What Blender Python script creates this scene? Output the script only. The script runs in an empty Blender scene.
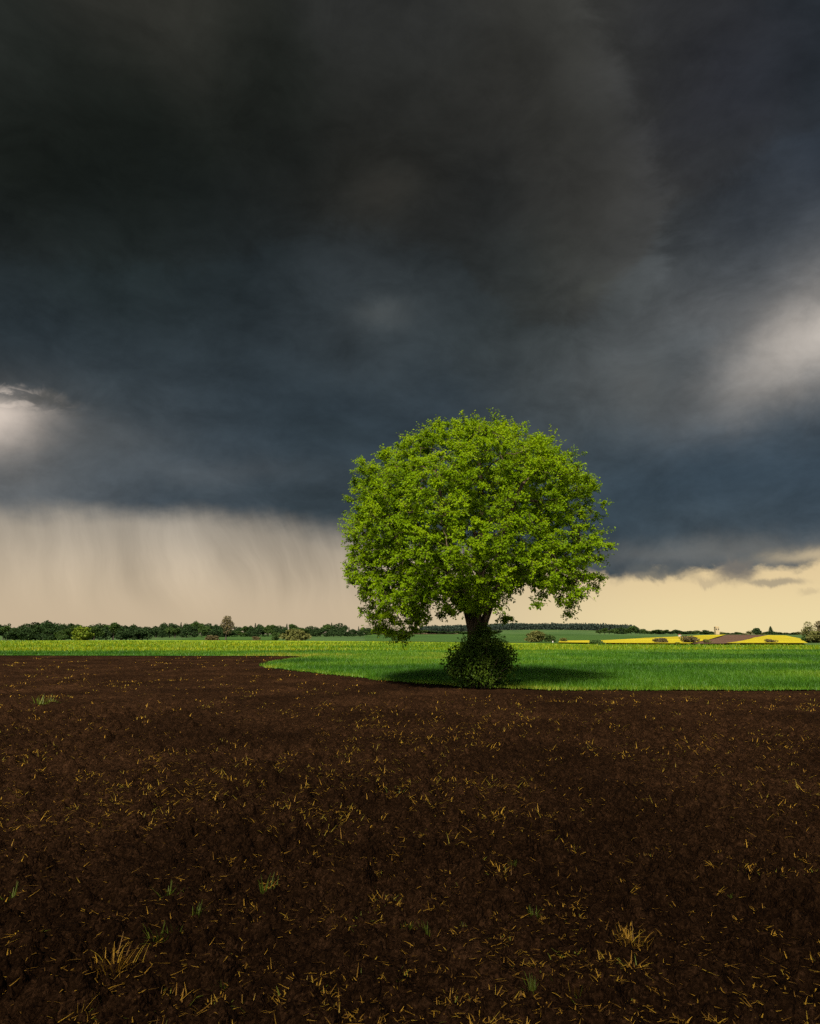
import bpy, bmesh, math, random
import numpy as np
from mathutils import Vector, Matrix, geometry

R = math.radians
random.seed(7)
rng = np.random.default_rng(11)
S = bpy.context.scene
COL = S.collection

# ------------------------------------------------------------------ camera
EYE, FPX = 1.8, 683.0
HORIZON = 634.0
PITCH = math.atan((HORIZON - 512.0) / FPX)
cam = bpy.data.cameras.new('camera')
cam.sensor_fit = 'VERTICAL'; cam.sensor_height = 36.0; cam.sensor_width = 36.0
cam.lens = 36.0 * FPX / 1024.0
cam.clip_start = 0.1; cam.clip_end = 9000
cam_o = bpy.data.objects.new('camera', cam); COL.objects.link(cam_o)
cam_o.location = (0, 0, EYE); cam_o.rotation_euler = (R(90) + PITCH, 0, 0)
S.camera = cam_o

# ------------------------------------------------------------------ light
SUN_EL, SUN_AZ = 47.0, 198.0        # azimuth clockwise from +Y: behind the camera, a little to its left
SKY_STRENGTH = 0.1
EXPOSURE = 1.0
sun_dir = Vector((math.sin(R(SUN_AZ)) * math.cos(R(SUN_EL)), math.cos(R(SUN_AZ)) * math.cos(R(SUN_EL)), math.sin(R(SUN_EL))))
sl = bpy.data.lights.new('sun', 'SUN'); sl.energy = 4.9; sl.angle = R(10.0); sl.color = (1.0, 0.93, 0.80)
so = bpy.data.objects.new('sun', sl); COL.objects.link(so)
so.rotation_euler = (-sun_dir).to_track_quat('-Z', 'Y').to_euler()
S.view_settings.view_transform = 'Standard'; S.view_settings.look = 'None'
S.view_settings.exposure = EXPOSURE; S.view_settings.gamma = 1.0; S.view_settings.use_curve_mapping = False
S.cycles.max_bounces = 6; S.cycles.transparent_max_bounces = 8
S.cycles.diffuse_bounces = 3; S.cycles.glossy_bounces = 2; S.cycles.transmission_bounces = 4
try:
    S.cycles.use_denoising = False
except Exception:
    pass


def lin(c):
    out = []
    for v in c:
        v = v / 255.0
        out.append(v / 12.92 if v <= 0.04045 else ((v + 0.055) / 1.055) ** 2.4)
    return tuple(out)


# ------------------------------------------------------------------ node helper
class G:
    """Tiny wrapper for building shader maths."""
    def __init__(self, tree):
        self.t = tree; self.n = tree.nodes; self.l = tree.links
    def new(self, typ, **kw):
        nd = self.n.new(typ)
        for k, v in kw.items(): setattr(nd, k, v)
        return nd
    def put(self, sock, v):
        if hasattr(v, 'is_output'): self.l.new(v, sock)
        elif v is not None:
            if hasattr(sock.default_value, '__len__') and not hasattr(v, '__len__'):
                sock.default_value = [v] * len(sock.default_value)
            else:
                if hasattr(sock.default_value, '__len__') and len(sock.default_value) == 4 and len(v) == 3: v = (*v, 1)
                sock.default_value = v
    def m(self, op, a, b=None, c=None, clamp=False):
        nd = self.new('ShaderNodeMath', operation=op, use_clamp=clamp)
        for i, v in enumerate((a, b, c)):
            if v is not None: self.put(nd.inputs[i], v)
        return nd.outputs[0]
    def add(self, a, b): return self.m('ADD', a, b)
    def sub(self, a, b): return self.m('SUBTRACT', a, b)
    def mul(self, a, b): return self.m('MULTIPLY', a, b)
    def v(self, op, a, b=None, c=None):
        nd = self.new('ShaderNodeVectorMath', operation=op)
        for i, x in enumerate((a, b, c)):
            if x is not None: self.put(nd.inputs[i], x)
        return nd.outputs[1] if op in ('DOT_PRODUCT', 'LENGTH', 'DISTANCE') else nd.outputs[0]
    def scale(self, a, f):
        nd = self.new('ShaderNodeVectorMath', operation='SCALE'); self.put(nd.inputs[0], a); self.put(nd.inputs['Scale'], f)
        return nd.outputs[0]
    def comb(self, x, y, z=0.0):
        nd = self.new('ShaderNodeCombineXYZ')
        for i, q in enumerate((x, y, z)): self.put(nd.inputs[i], q)
        return nd.outputs[0]
    def sep(self, a):
        nd = self.new('ShaderNodeSeparateXYZ'); self.put(nd.inputs[0], a); return nd.outputs
    def step(self, a, lo, hi):
        nd = self.new('ShaderNodeMapRange', interpolation_type='SMOOTHSTEP')
        self.put(nd.inputs[0], a); self.put(nd.inputs[1], lo); self.put(nd.inputs[2], hi)
        return nd.outputs[0]
    def noise(self, vec, scale, detail=4, rough=0.5, dist=0.0):
        nd = self.new('ShaderNodeTexNoise'); self.put(nd.inputs['Vector'], vec)
        nd.inputs['Scale'].default_value = scale; nd.inputs['Detail'].default_value = detail
        nd.inputs['Roughness'].default_value = rough; nd.inputs['Distortion'].default_value = dist
        return nd.outputs
    def mix(self, f, a, b):
        nd = self.new('ShaderNodeMix', data_type='RGBA')
        self.put(nd.inputs[0], f); self.put(nd.inputs[6], a); self.put(nd.inputs[7], b)
        return nd.outputs[2]
    def ramp(self, f, stops):
        nd = self.new('ShaderNodeValToRGB'); e = nd.color_ramp.elements
        while len(e) < len(stops): e.new(0.5)
        for i, (p, c) in enumerate(stops):
            e[i].position = p; e[i].color = (*c, 1)
        self.put(nd.inputs[0], f); return nd.outputs[0]


# ------------------------------------------------------------------ pixel rays (to measure where things stand)
cp, sp = math.cos(PITCH), math.sin(PITCH)
def ray(px, py):
    a, b = (px - 410.0) / FPX, (512.0 - py) / FPX
    return Vector((a, cp - b * sp, sp + b * cp))
def at_depth(px, py, Y):
    d = ray(px, py); t = Y / d.y
    return Vector((d.x * t, Y, EYE + d.z * t))
def azel(px, py):
    d = ray(px, py).normalized()
    return math.degrees(math.atan2(d.x, d.y)), math.degrees(math.asin(d.z))


# ------------------------------------------------------------------ world: storm sky
SKYPTS = [
 (-40,10,42,45,42),(150,8,47,47,43),(400,8,45,46,45),(560,5,52,52,49),(660,10,47,48,50),(860,10,40,45,51),
 (-30,100,27,31,28),(100,95,23,27,24),(250,100,30,33,30),(400,95,37,38,36),(500,90,42,42,40),(595,90,51,51,48),(700,90,42,44,51),(850,100,39,45,51),
 (-30,195,26,30,27),(150,195,22,26,24),(290,195,27,30,29),(385,190,40,40,37),(480,200,36,38,38),(590,190,48,48,46),(650,200,56,55,52),(720,200,50,54,60),(850,190,46,51,60),
 (-20,275,43,49,51),(120,270,36,43,43),(240,275,35,41,43),(370,285,48,52,54),(480,275,39,43,44),(560,285,48,51,49),(640,275,66,66,63),(720,280,65,69,73),(830,262,84,87,90),
 (0,340,41,49,54),(150,340,44,51,55),(300,335,47,54,58),(385,320,58,63,65),(480,340,47,53,55),(560,345,64,67,66),(640,350,80,82,82),(735,340,99,98,97),(815,330,130,122,116),
 (120,400,54,61,65),(250,400,45,53,58),(400,400,50,57,61),(560,400,66,70,71),(640,405,73,77,79),(720,400,60,71,78),(830,400,74,81,86),
 (0,452,120,114,108),(100,450,72,77,80),(200,450,59,67,73),(320,450,45,55,62),(430,440,48,58,66),(600,450,62,70,74),(700,455,49,62,73),(840,450,53,66,77),
 (0,492,88,92,95),(100,490,74,80,85),(200,490,65,73,79),(330,490,60,69,74),(430,490,60,70,77),(620,500,51,64,73),(700,500,49,62,72),(820,500,51,64,74),
 (610,545,58,67,73),(720,545,76,84,88),(830,535,72,80,86),
]
def build_world():
    w = bpy.data.worlds.new('World'); S.world = w; w.use_nodes = True
    g = G(w.node_tree); g.n.clear()
    out = g.new('ShaderNodeOutputWorld'); bg = g.new('ShaderNodeBackground')
    g.l.new(bg.outputs[0], out.inputs[0]); bg.inputs[1].default_value = SKY_STRENGTH
    K = 1.0 / (SKY_STRENGTH * 2 ** EXPOSURE)
    D = g.v('NORMALIZE', g.new('ShaderNodeTexCoord').outputs['Generated'])
    dx, dy, dz = g.sep(D)
    az = g.mul(g.m('ARCTAN2', dx, dy), 180 / math.pi)
    el = g.mul(g.m('ARCSINE', dz), 180 / math.pi)
    sky = g.new('ShaderNodeTexSky', sky_type='NISHITA')
    sky.sun_disc = False; sky.sun_elevation = R(SUN_EL); sky.sun_rotation = R(SUN_AZ); sky.dust_density = 2.0
    # warped cloud coordinates
    n1 = g.noise(D, 2.6, 6, 0.55)[1]; n2 = g.noise(D, 9.0, 5, 0.6)[1]
    wv = g.v('MULTIPLY_ADD', g.v('SUBTRACT', n1, (0.5,) * 3), (9, 6, 0), g.v('MULTIPLY', g.v('SUBTRACT', n2, (0.5,) * 3), (6, 3.4, 0)))
    P = g.v('MULTIPLY', g.v('ADD', g.comb(az, el), wv), (1 / 6.0, 1 / 3.9, 0))
    csum, wsum = None, None
    for (px, py, r, gg, b) in SKYPTS:
        a, e = azel(px, py)
        d = g.v('SUBTRACT', P, (a / 6.0, e / 3.9, 0))
        wt = g.m('POWER', 0.40, g.v('DOT_PRODUCT', d, d))
        wt = g.add(wt, 1e-6)
        c = tuple(x * K for x in lin((r, gg, b)))
        if csum is None: csum = g.scale(c, wt); wsum = wt
        else: csum = g.v('ADD', csum, g.scale(c, wt)); wsum = g.add(wsum, wt)
    cloud = g.scale(csum, g.m('DIVIDE', 1.0, wsum))
    # soft detail inside the clouds: wisps drawn out sideways plus billows
    st = g.v('MULTIPLY', D, (1.0, 1.0, 2.4))
    d1 = g.noise(st, 5.0, 6, 0.52, 0.15)[0]; d2 = g.noise(D, 3.0, 5, 0.5, 0.3)[0]
    d3 = g.noise(g.v('ADD', g.v('MULTIPLY', D, (1.0, 1.0, 1.7)), g.v('MULTIPLY', n1, (0.12, 0.12, 0.12))), 11.0, 8, 0.66, 0.3)[0]
    det = g.add(g.add(g.mul(g.sub(d1, 0.5), 0.75), g.mul(g.sub(d2, 0.5), 0.40)), g.mul(g.sub(d3, 0.5), 1.1))
    cloud = g.scale(cloud, g.m('MAXIMUM', g.add(1.0, det), 0.3))
    def az_curve(points):
        fc = g.new('ShaderNodeFloatCurve'); cv = fc.mapping.curves[0]; fc.mapping.use_clip = False
        pts = sorted((0.5 + azel(x, y)[0] / 140, azel(x, y)[1] / 60) for x, y in points)
        while len(cv.points) < len(pts): cv.points.new(0.5, 0.5)
        for i, p in enumerate(pts): cv.points[i].location = p
        fc.mapping.update(); g.put(fc.inputs[1], g.m('MULTIPLY_ADD', az, 1 / 140, 0.5, clamp=True))
        return g.mul(fc.outputs[0], 60.0)
    # underside of the black upper mass: lighter, bluer cloud below it
    um = az_curve([(-400, 250), (0, 246), (110, 266), (210, 268), (290, 236), (380, 232), (450, 250), (490, 300), (560, 312), (620, 280), (680, 200), (760, 160), (900, 140), (1300, 130)])
    um = g.add(um, g.add(g.mul(g.sub(d3, 0.5), 4.5), g.mul(g.sub(d1, 0.5), 6.0)))
    up = g.step(g.sub(el, um), -1.0, 1.1)
    cloud = g.v('MULTIPLY', cloud, g.mix(up, (1.03, 1.10, 1.15), (1.0, 1.0, 0.99)))
    # the sweeping edge of the rain-lit veil at upper right
    fa = g.new('ShaderNodeFloatCurve'); ca = fa.mapping.curves[0]; fa.mapping.use_clip = False
    pa = sorted((azel(x, y)[1] / 60, azel(x, y)[0] / 60) for x, y in [(540, -60), (585, 0), (618, 60), (648, 130), (666, 200), (668, 250), (648, 300), (610, 340)])
    while len(ca.points) < len(pa): ca.points.new(0.5, 0.5)
    for i, p in enumerate(pa): ca.points[i].location = p
    fa.mapping.update(); g.put(fa.inputs[1], g.m('MULTIPLY', el, 1 / 60, clamp=True))
    da = g.add(g.sub(g.mul(fa.outputs[0], 60.0), az), g.mul(g.sub(d3, 0.5), 5.0))
    veil = g.mul(g.mul(g.step(da, -1.2, 1.2), g.sub(1.0, g.step(da, 0.8, 8.0))), g.step(el, azel(620, 330)[1], azel(640, 250)[1]))
    cloud = g.scale(cloud, g.add(0.98, g.mul(veil, 0.40)))
    nzx0, nzy0, _ = g.sep(g.noise(D, 8.0, 6, 0.6)[1])
    # bright hole at the left with a torn upper edge
    def spot(px, py, sx, sy, warp=None):
        a, e = azel(px, py)
        ax, ey = az, el
        if warp is not None:
            ax = g.add(az, warp[0]); ey = g.add(el, warp[1])
        q = g.comb(g.mul(g.sub(ax, a), 1 / sx), g.mul(g.sub(ey, e), 1 / sy))
        return q
    nz = g.noise(D, 22.0, 6, 0.62, 0.4)[1]; nzx, nzy, nzz = g.sep(nz)
    wp = (g.mul(g.sub(nzx, 0.5), 5.0), g.mul(g.sub(nzy, 0.5), 4.2)); wps = (g.mul(g.sub(nzx, 0.5), 2.0), g.mul(g.sub(nzy, 0.5), 1.4))
    q = spot(-12, 414, 3.6, 2.5, wps)
    r2 = g.v('DOT_PRODUCT', q, q)
    hole = g.m('POWER', 0.33, r2)
    a0, e0 = azel(36, 384)
    # upper lip: falls away to the right, ragged
    lip = g.add(g.add(e0, g.mul(g.m('ABSOLUTE', g.sub(az, a0)), -0.22)), g.mul(g.sub(nzz, 0.5), 3.4))
    under = g.step(g.sub(lip, el), -0.25, 0.5)
    hole = g.mul(hole, under)
    tear = g.step(g.noise(g.v('MULTIPLY', D, (1, 1, 2.2)), 26.0, 5, 0.6, 0.6)[0], 0.46, 0.58)
    hole = g.mul(hole, g.sub(1.0, g.mul(g.mul(tear, 0.75), g.step(el, azel(20, 416)[1], azel(20, 394)[1]))))
    cloud = g.mix(g.m('MINIMUM', hole, 0.95), cloud, g.scale(tuple(x * K for x in lin((214, 200, 187))), g.add(0.55, g.mul(nzx0, 0.85))))
    for (px, py, sx_, sy_, rot, col_, k) in ((380, 314, 2.6, 1.1, 0.1, (74, 79, 80), 0.75), (392, 186, 3.0, 1.4, 0.15, (52, 51, 47), 0.6), 
                                          (850, 322, 8.6, 2.6, 0.36, (190, 182, 173), 0.95), (590, 290, 1.8, 0.7, 0.2, (70, 72, 68), 0.5), (640, 385, 4.0, 3.6, 0.0, (92, 95, 95), 0.75), (190, 470, 9.0, 1.2, 0.05, (84, 91, 96), 0.6), (110, 440, 5.0, 1.6, 0.1, (84, 88, 90), 0.5),
                                          (725, 556, 11.0, 1.1, 0.02, (104, 106, 105), 0.9), (330, 425, 5.0, 1.2, -0.1, (44, 54, 60), 0.6)):
        a, e = azel(px, py); cr, sr = math.cos(rot), math.sin(rot)
        ax = g.sub(g.add(az, g.mul(g.sub(nzx0, 0.5), 5.5 if sy_ > 1.2 else 3.5)), a); ey = g.sub(g.add(el, g.mul(g.sub(nzy0, 0.5), 4.5 if sy_ > 1 else 2.4)), e)
        q = g.comb(g.mul(g.add(g.mul(ax, cr), g.mul(ey, sr)), 1 / sx_), g.mul(g.add(g.mul(ax, -sr), g.mul(ey, cr)), 1 / sy_))
        f = g.mul(g.m('POWER', 0.36, g.v('DOT_PRODUCT', q, q)), k)
        cloud = g.mix(f, cloud, g.scale(tuple(x * K for x in lin(col_)), g.add(1.0, g.mul(det, 0.55))))
    # small dark rag across the hole
    q = spot(44, 401, 1.7, 0.42, wp); rag = g.m('POWER', 0.3, g.v('DOT_PRODUCT', q, q))
    cloud = g.mix(g.mul(rag, 0.9), cloud, tuple(x * K for x in lin((84, 84, 82))))
    # clear band along the horizon, its edge dropping from left to right
    nb = g.sub(g.noise(g.v('MULTIPLY', D, (1, 1, 1.6)), 13.0, 6, 0.6)[0], 0.5)
    nl = g.sub(g.noise(g.v('MULTIPLY', D, (1, 1, 1.2)), 5.0, 3, 0.5)[0], 0.5)
    edge_pts = [(-300, 500), (0, 503), (100, 506), (200, 513), (300, 520), (345, 530), (480, 558), (590, 570), (660, 577), (700, 571), (740, 569), (790, 560), (830, 552), (1100, 548)]
    fc = g.new('ShaderNodeFloatCurve'); cv = fc.mapping.curves[0]; fc.mapping.use_clip = False
    pts = [(0.5 + azel(x, y)[0] / 140, azel(x, y)[1] / 20) for x, y in edge_pts]
    while len(cv.points) < len(pts): cv.points.new(0.5, 0.5)
    for i, p in enumerate(sorted(pts)): cv.points[i].location = p
    fc.mapping.update()
    g.put(fc.inputs[1], g.m('MULTIPLY_ADD', az, 1 / 140, 0.5, clamp=True))
    edge = g.mul(fc.outputs[0], 20.0)
    rgt = g.step(az, 4, 12)
    edge = g.add(edge, g.mul(nb, g.add(1.9, g.mul(rgt, 1.7))))
    edge = g.add(edge, g.mul(nl, g.add(1.6, g.mul(rgt, 1.2))))
    sx = g.add(g.add(az, g.mul(el, 0.30)), g.mul(nl, 5.0))
    s1 = g.sub(g.noise(g.comb(g.mul(sx, 0.42), g.mul(el, 0.07)), 1.0, 5, 0.7)[0], 0.5)
    edge = g.add(edge, g.mul(g.mul(s1, 0.5), g.sub(1.0, rgt)))
    soft = g.add(g.add(1.15, g.mul(rgt, -0.75)), g.mul(g.step(g.m('ABSOLUTE', g.add(az, 6.5)), 5.0, 0.5), 0.8))
    below = g.m('DIVIDE', g.sub(edge, el), soft)
    # the left curtain fades in over some degrees (rain), the right one is crisp
    hard = g.step(below, -0.8, 1.3)
    # clear-band colours
    t = g.step(el, 1.0, 10.5)
    ccl = g.mix(t, tuple(x * K for x in lin((199, 178, 149))), tuple(x * K for x in lin((148, 139, 125))))
    ccr = g.mix(g.step(el, 0.0, 5.5), tuple(x * K for x in lin((238, 218, 167))), tuple(x * K for x in lin((226, 199, 150))))
    clear = g.mix(g.step(az, -8, 24), ccl, ccr)
    clear = g.mix(0.03, clear, sky.outputs[0])
    # rain streaks: fine vertical bands, leaning a little
    sx = g.add(g.add(az, g.mul(el, 0.30)), g.mul(nl, 5.0))
    s2 = g.sub(g.noise(g.comb(g.mul(sx, 0.22), g.mul(el, 0.05), 3.0), 1.0, 2, 0.5)[0], 0.5)
    rain = g.mul(g.add(g.mul(s1, 0.45), g.mul(s2, 1.1)), g.mul(g.step(el, 0.3, 6.0), g.sub(1.0, g.step(az, -6, 8))))
    clear = g.scale(clear, g.add(1.0, rain))
    c = g.mix(hard, cloud, clear)
    # dark cloudlets hanging under the right bank
    for (px, py, sx_, sy_, k, cc_) in ((737, 572, 1.5, 0.85, 0.9, (120, 114, 106)), (776, 582, 2.0, 0.30, 0.8, (148, 138, 120)), (705, 581, 1.1, 0.35, 0.6, (176, 160, 132)), (812, 592, 0.8, 0.28, 0.5, (190, 172, 138)), (655, 574, 2.6, 0.7, 0.95, (92, 96, 96))):
        q = spot(px, py, sx_, sy_, (g.mul(g.sub(nzx, 0.5), 2.6), g.mul(g.sub(nzy, 0.5), 2.4)))
        f = g.mul(g.step(g.m('POWER', 0.4, g.v('DOT_PRODUCT', q, q)), 0.08, 0.85), g.m('MULTIPLY', k, 0.9))
        c = g.mix(f, c, tuple(x * K for x in lin(cc_)))
    q = spot(816, 556, 3.0, 0.5, (g.mul(g.sub(nzx, 0.5), 2.6), g.mul(g.sub(nzy, 0.5), 1.2)))
    c = g.mix(g.mul(g.m('POWER', 0.36, g.v('DOT_PRODUCT', q, q)), 0.75), c, tuple(x * K for x in lin((206, 186, 150))))
    # behind the camera the storm breaks up and plain sky shows between pale clouds
    back = g.step(dy, 0.05, -0.55)
    puff = g.step(g.noise(D, 3.2, 6, 0.55)[0], 0.46, 0.60)
    rear = g.mix(puff, sky.outputs[0], tuple(x * K for x in (0.85, 0.80, 0.72)))
    c = g.mix(back, c, rear)
    g.put(bg.inputs[0], c)
build_world()


# ------------------------------------------------------------------ mesh helpers
def mesh_obj(name, V, F, mat, parent=None, tint=None, smooth=False, link=True):
    """F: (n,3) or (n,4) int array."""
    V = np.asarray(V, np.float32); F = np.asarray(F, np.int32)
    me = bpy.data.meshes.new(name)
    n, k = F.shape
    me.vertices.add(len(V)); me.vertices.foreach_set('co', V.ravel())
    me.loops.add(n * k); me.loops.foreach_set('vertex_index', F.ravel())
    me.polygons.add(n); me.polygons.foreach_set('loop_start', np.arange(0, n * k, k, dtype=np.int32))
    me.polygons.foreach_set('use_smooth', np.full(n, smooth))
    if tint is not None:
        a = me.attributes.new('tint', 'FLOAT', 'POINT'); a.data.foreach_set('value', np.asarray(tint, np.float32))
    me.update(calc_edges=True)
    me.materials.append(mat)
    o = bpy.data.objects.new(name, me)
    if link: COL.objects.link(o)
    if parent: o.parent = parent
    return o

def thing(name, label, cat, loc=(0, 0, 0), group=None, rz=0.0, sc=1.0):
    o = bpy.data.objects.new(name, None); COL.objects.link(o)
    o.empty_display_size = 0.2
    o.location = loc; o.rotation_euler = (0, 0, rz); o.scale = (sc, sc, sc) if not hasattr(sc, '__len__') else sc
    o['label'] = label; o['category'] = cat
    if group: o['group'] = group
    return o

def dup(root, label=None, group=None):
    r = root.copy(); COL.objects.link(r)
    for ch in root.children:
        c = ch.copy(); COL.objects.link(c); c.parent = r
    if label: r['label'] = label
    if group: r['group'] = group
    return r

def hash2(ix, iy, seed):
    h = (ix.astype(np.int64) * 374761393 + iy.astype(np.int64) * 668265263 + seed * 1442695041) & 0x7fffffff
    h = ((h ^ (h >> 13)) * 1274126177) & 0x7fffffff
    h = (h ^ (h >> 16)) & 0x7fffffff
    return h / float(0x7fffffff)
def vnoise(x, y, seed=0):
    ix = np.floor(x); iy = np.floor(y); fx = x - ix; fy = y - iy
    fx = fx * fx * fx * (fx * (fx * 6 - 15) + 10); fy = fy * fy * fy * (fy * (fy * 6 - 15) + 10)
    a = hash2(ix, iy, seed); b = hash2(ix + 1, iy, seed); c = hash2(ix, iy + 1, seed); d = hash2(ix + 1, iy + 1, seed)
    return (a + (b - a) * fx) * (1 - fy) + (c + (d - c) * fx) * fy
def fbm(x, y, seed=0, oct=4, gain=0.5):
    s = 0; amp = 1; tot = 0
    for i in range(oct):
        s = s + amp * vnoise(x * 2 ** i + 17.3 * i, y * 2 ** i - 9.1 * i, seed + i); tot += amp; amp *= gain
    return s / tot
def clods(x, y, cell, seed, fill=0.7):
    """rounded lumps, one at most per cell"""
    X = x / cell; Y = y / cell; ix = np.floor(X); iy = np.floor(Y); best = np.zeros_like(x)
    for dx in (-1, 0, 1):
        for dy in (-1, 0, 1):
            cx = ix + dx; cy = iy + dy
            px = cx + 0.15 + 0.7 * hash2(cx, cy, seed); py = cy + 0.15 + 0.7 * hash2(cx, cy, seed + 5)
            on = hash2(cx, cy, seed + 9) < fill
            r = 0.28 + 0.5 * hash2(cx, cy, seed + 13) ** 2
            q = 1 - ((X - px) ** 2 + ((Y - py) * (0.8 + 0.5 * hash2(cx, cy, seed + 3))) ** 2) / (r * r)
            h = np.where(on & (q > 0), np.sqrt(np.maximum(q, 0)) * r, 0)
            best = np.maximum(best, h)
    return best * cell


# ------------------------------------------------------------------ terrain
def sstep(a, lo, hi):
    t = np.clip((a - lo) / (hi - lo), 0, 1); return t * t * (3 - 2 * t)
def terrain(x, y):
    x = np.asarray(x, float); y = np.asarray(y, float)
    h = 1.75 * sstep(y, 150, 420) * (0.92 + 0.10 * np.sin(x * 0.011 + 0.6) + 0.06 * np.sin(x * 0.027 + y * 0.01))
    h = h - 0.9 * sstep(y, 440, 620)
    h = h + 7.5 * sstep(y, 680, 1000) * np.exp(-((x - 0.20 * y) / 190.0) ** 2)
    h = h - 0.9 * np.exp(-((x + 150) / 130.0) ** 2) * sstep(y, 170, 260) * (1 - sstep(y, 300, 380))
    return h
def hit(px, py):
    d = ray(px, py); best = None
    for Y in np.geomspace(20, 1500, 1600):
        t = Y / d.y; z = EYE + d.z * t; gap = z - float(terrain(d.x * t, Y))
        if gap <= 0: return Vector((d.x * t, Y, float(terrain(d.x * t, Y))))
        if best is None or gap < best[0]: best = (gap, Vector((d.x * t, Y, float(terrain(d.x * t, Y)))))
    return best[1]

def mat_new(name):
    m = bpy.data.materials.new(name); m.use_nodes = True
    g = G(m.node_tree); b = g.n['Principled BSDF']
    b.inputs['Roughness'].default_value = 0.9; b.inputs['Specular IOR Level'].default_value = 0.15
    return m, g, b
def obj_co(g): return g.new('ShaderNodeTexCoord').outputs['Object']

def soil_mat():
    m, g, b = mat_new('dark_soil')
    co = obj_co(g)
    n1 = g.noise(co, 0.35, 4, 0.55)[0]; n2 = g.noise(co, 9.0, 6, 0.6)[0]; n3 = g.noise(co, 60.0, 3, 0.6)[0]
    f = g.add(g.mul(n1, 0.34), g.add(g.mul(n2, 0.33), g.mul(n3, 0.33)))
    c = g.ramp(f, [(0.36, (0.0064, 0.0029, 0.0012)), (0.5, (0.0185, 0.0084, 0.0034)), (0.62, (0.046, 0.0210, 0.0088))])
    b.inputs['Roughness'].default_value = 1.0; b.inputs['Specular IOR Level'].default_value = 0.02
    vo = g.new('ShaderNodeTexVoronoi'); vo.inputs['Scale'].default_value = 48.0
    g.put(vo.inputs['Vector'], g.v('MULTIPLY_ADD', g.noise(co, 18.0, 3, 0.6)[1], (0.05, 0.05, 0.05), co))
    crumb = g.sep(vo.outputs['Color'])[0]
    c = g.scale(c, g.add(0.50, g.mul(g.m('POWER', crumb, 1.6), 0.85)))
    g.put(b.inputs['Base Color'], c)
    bp = g.new('ShaderNodeBump'); bp.inputs['Strength'].default_value = 0.8; bp.inputs['Distance'].default_value = 0.05
    n4 = g.noise(co, 28.0, 4, 0.6)[0]
    g.put(bp.inputs['Height'], g.add(g.add(g.mul(n4, 0.5), g.mul(n3, 0.4)), g.mul(g.sub(0.6, vo.outputs['Distance']), 0.5))); g.l.new(bp.outputs[0], b.inputs['Normal'])
    return m
def field_mat(name, cols, s1=0.08, s2=1.2, stretch=(1, 1, 1), rows=None):
    m, g, b = mat_new(name)
    co = g.v('MULTIPLY', obj_co(g), stretch)
    f = g.add(g.mul(g.noise(co, s1, 4, 0.6)[0], 0.55), g.mul(g.noise(co, s2, 5, 0.65)[0], 0.45))
    c = g.ramp(f, [(0.36, cols[0]), (0.5, cols[1]), (0.64, cols[2])])
    g.put(b.inputs['Base Color'], c)
    bp = g.new('ShaderNodeBump'); bp.inputs['Strength'].default_value = 0.7; bp.inputs['Distance'].default_value = 0.25
    g.put(bp.inputs['Height'], g.noise(co, s2 * 2, 4, 0.65)[0]); g.l.new(bp.outputs[0], b.inputs['Normal'])
    return m
def leaf_mat(name, cols, trans=0.35, rough=0.45, spec=0.25, tcol=None):
    m, g, b = mat_new(name)
    at = g.new('ShaderNodeAttribute', attribute_name='tint').outputs['Fac']
    n = len(cols)
    c = g.ramp(at, [(i / (n - 1), cc) for i, cc in enumerate(cols)])
    g.put(b.inputs['Base Color'], c)
    b.inputs['Roughness'].default_value = rough; b.inputs['Specular IOR Level'].default_value = spec
    tr = g.new('ShaderNodeBsdfTranslucent')
    g.put(tr.inputs[0], g.v('MULTIPLY', c, tcol or (1.25, 1.15, 0.5)))
    mx = g.new('ShaderNodeMixShader'); mx.inputs[0].default_value = trans
    g.l.new(b.outputs[0], mx.inputs[1]); g.l.new(tr.outputs[0], mx.inputs[2])
    g.l.new(mx.outputs[0], g.n['Material Output'].inputs[0])
    return m
def bark_mat(name, cols, scale=6.0):
    m, g, b = mat_new(name)
    co = g.v('MULTIPLY', obj_co(g), (1, 1, 0.22))
    n = g.noise(co, scale, 6, 0.65, 0.5)[0]
    g.put(b.inputs['Base Color'], g.ramp(n, [(0.35, cols[0]), (0.65, cols[1])]))
    bp = g.new('ShaderNodeBump'); bp.inputs['Strength'].default_value = 1.0; bp.inputs['Distance'].default_value = 0.04
    g.put(bp.inputs['Height'], n); g.l.new(bp.outputs[0], b.inputs['Normal'])
    return m

M_soil = soil_mat()
M_grass = field_mat('rough_grass', [(0.022, 0.045, 0.012), (0.035, 0.070, 0.016), (0.060, 0.085, 0.022)], 0.02, 0.4)
M_crop = field_mat('crop_ground', [(0.015, 0.050, 0.005), (0.025, 0.080, 0.007), (0.040, 0.110, 0.010)], 0.10, 1.6, (1, 0.4, 1))
M_meadow = field_mat('meadow_ground', [(0.075, 0.140, 0.004), (0.130, 0.190, 0.005), (0.20, 0.23, 0.006)], 0.06, 0.7, (0.5, 1, 1))
M_rape = field_mat('rapeseed_ground', [(0.20, 0.165, 0.004), (0.29, 0.235, 0.006), (0.36, 0.29, 0.008)], 0.03, 0.6, (0.5, 1, 1))
M_plough = field_mat('ploughed_ground', [(0.045, 0.024, 0.014), (0.070, 0.038, 0.022), (0.095, 0.052, 0.030)], 0.03, 0.5)
M_winter = field_mat('winter_crop', [(0.018, 0.044, 0.006), (0.026, 0.060, 0.008), (0.038, 0.078, 0.011)], 0.02, 0.4)

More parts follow.
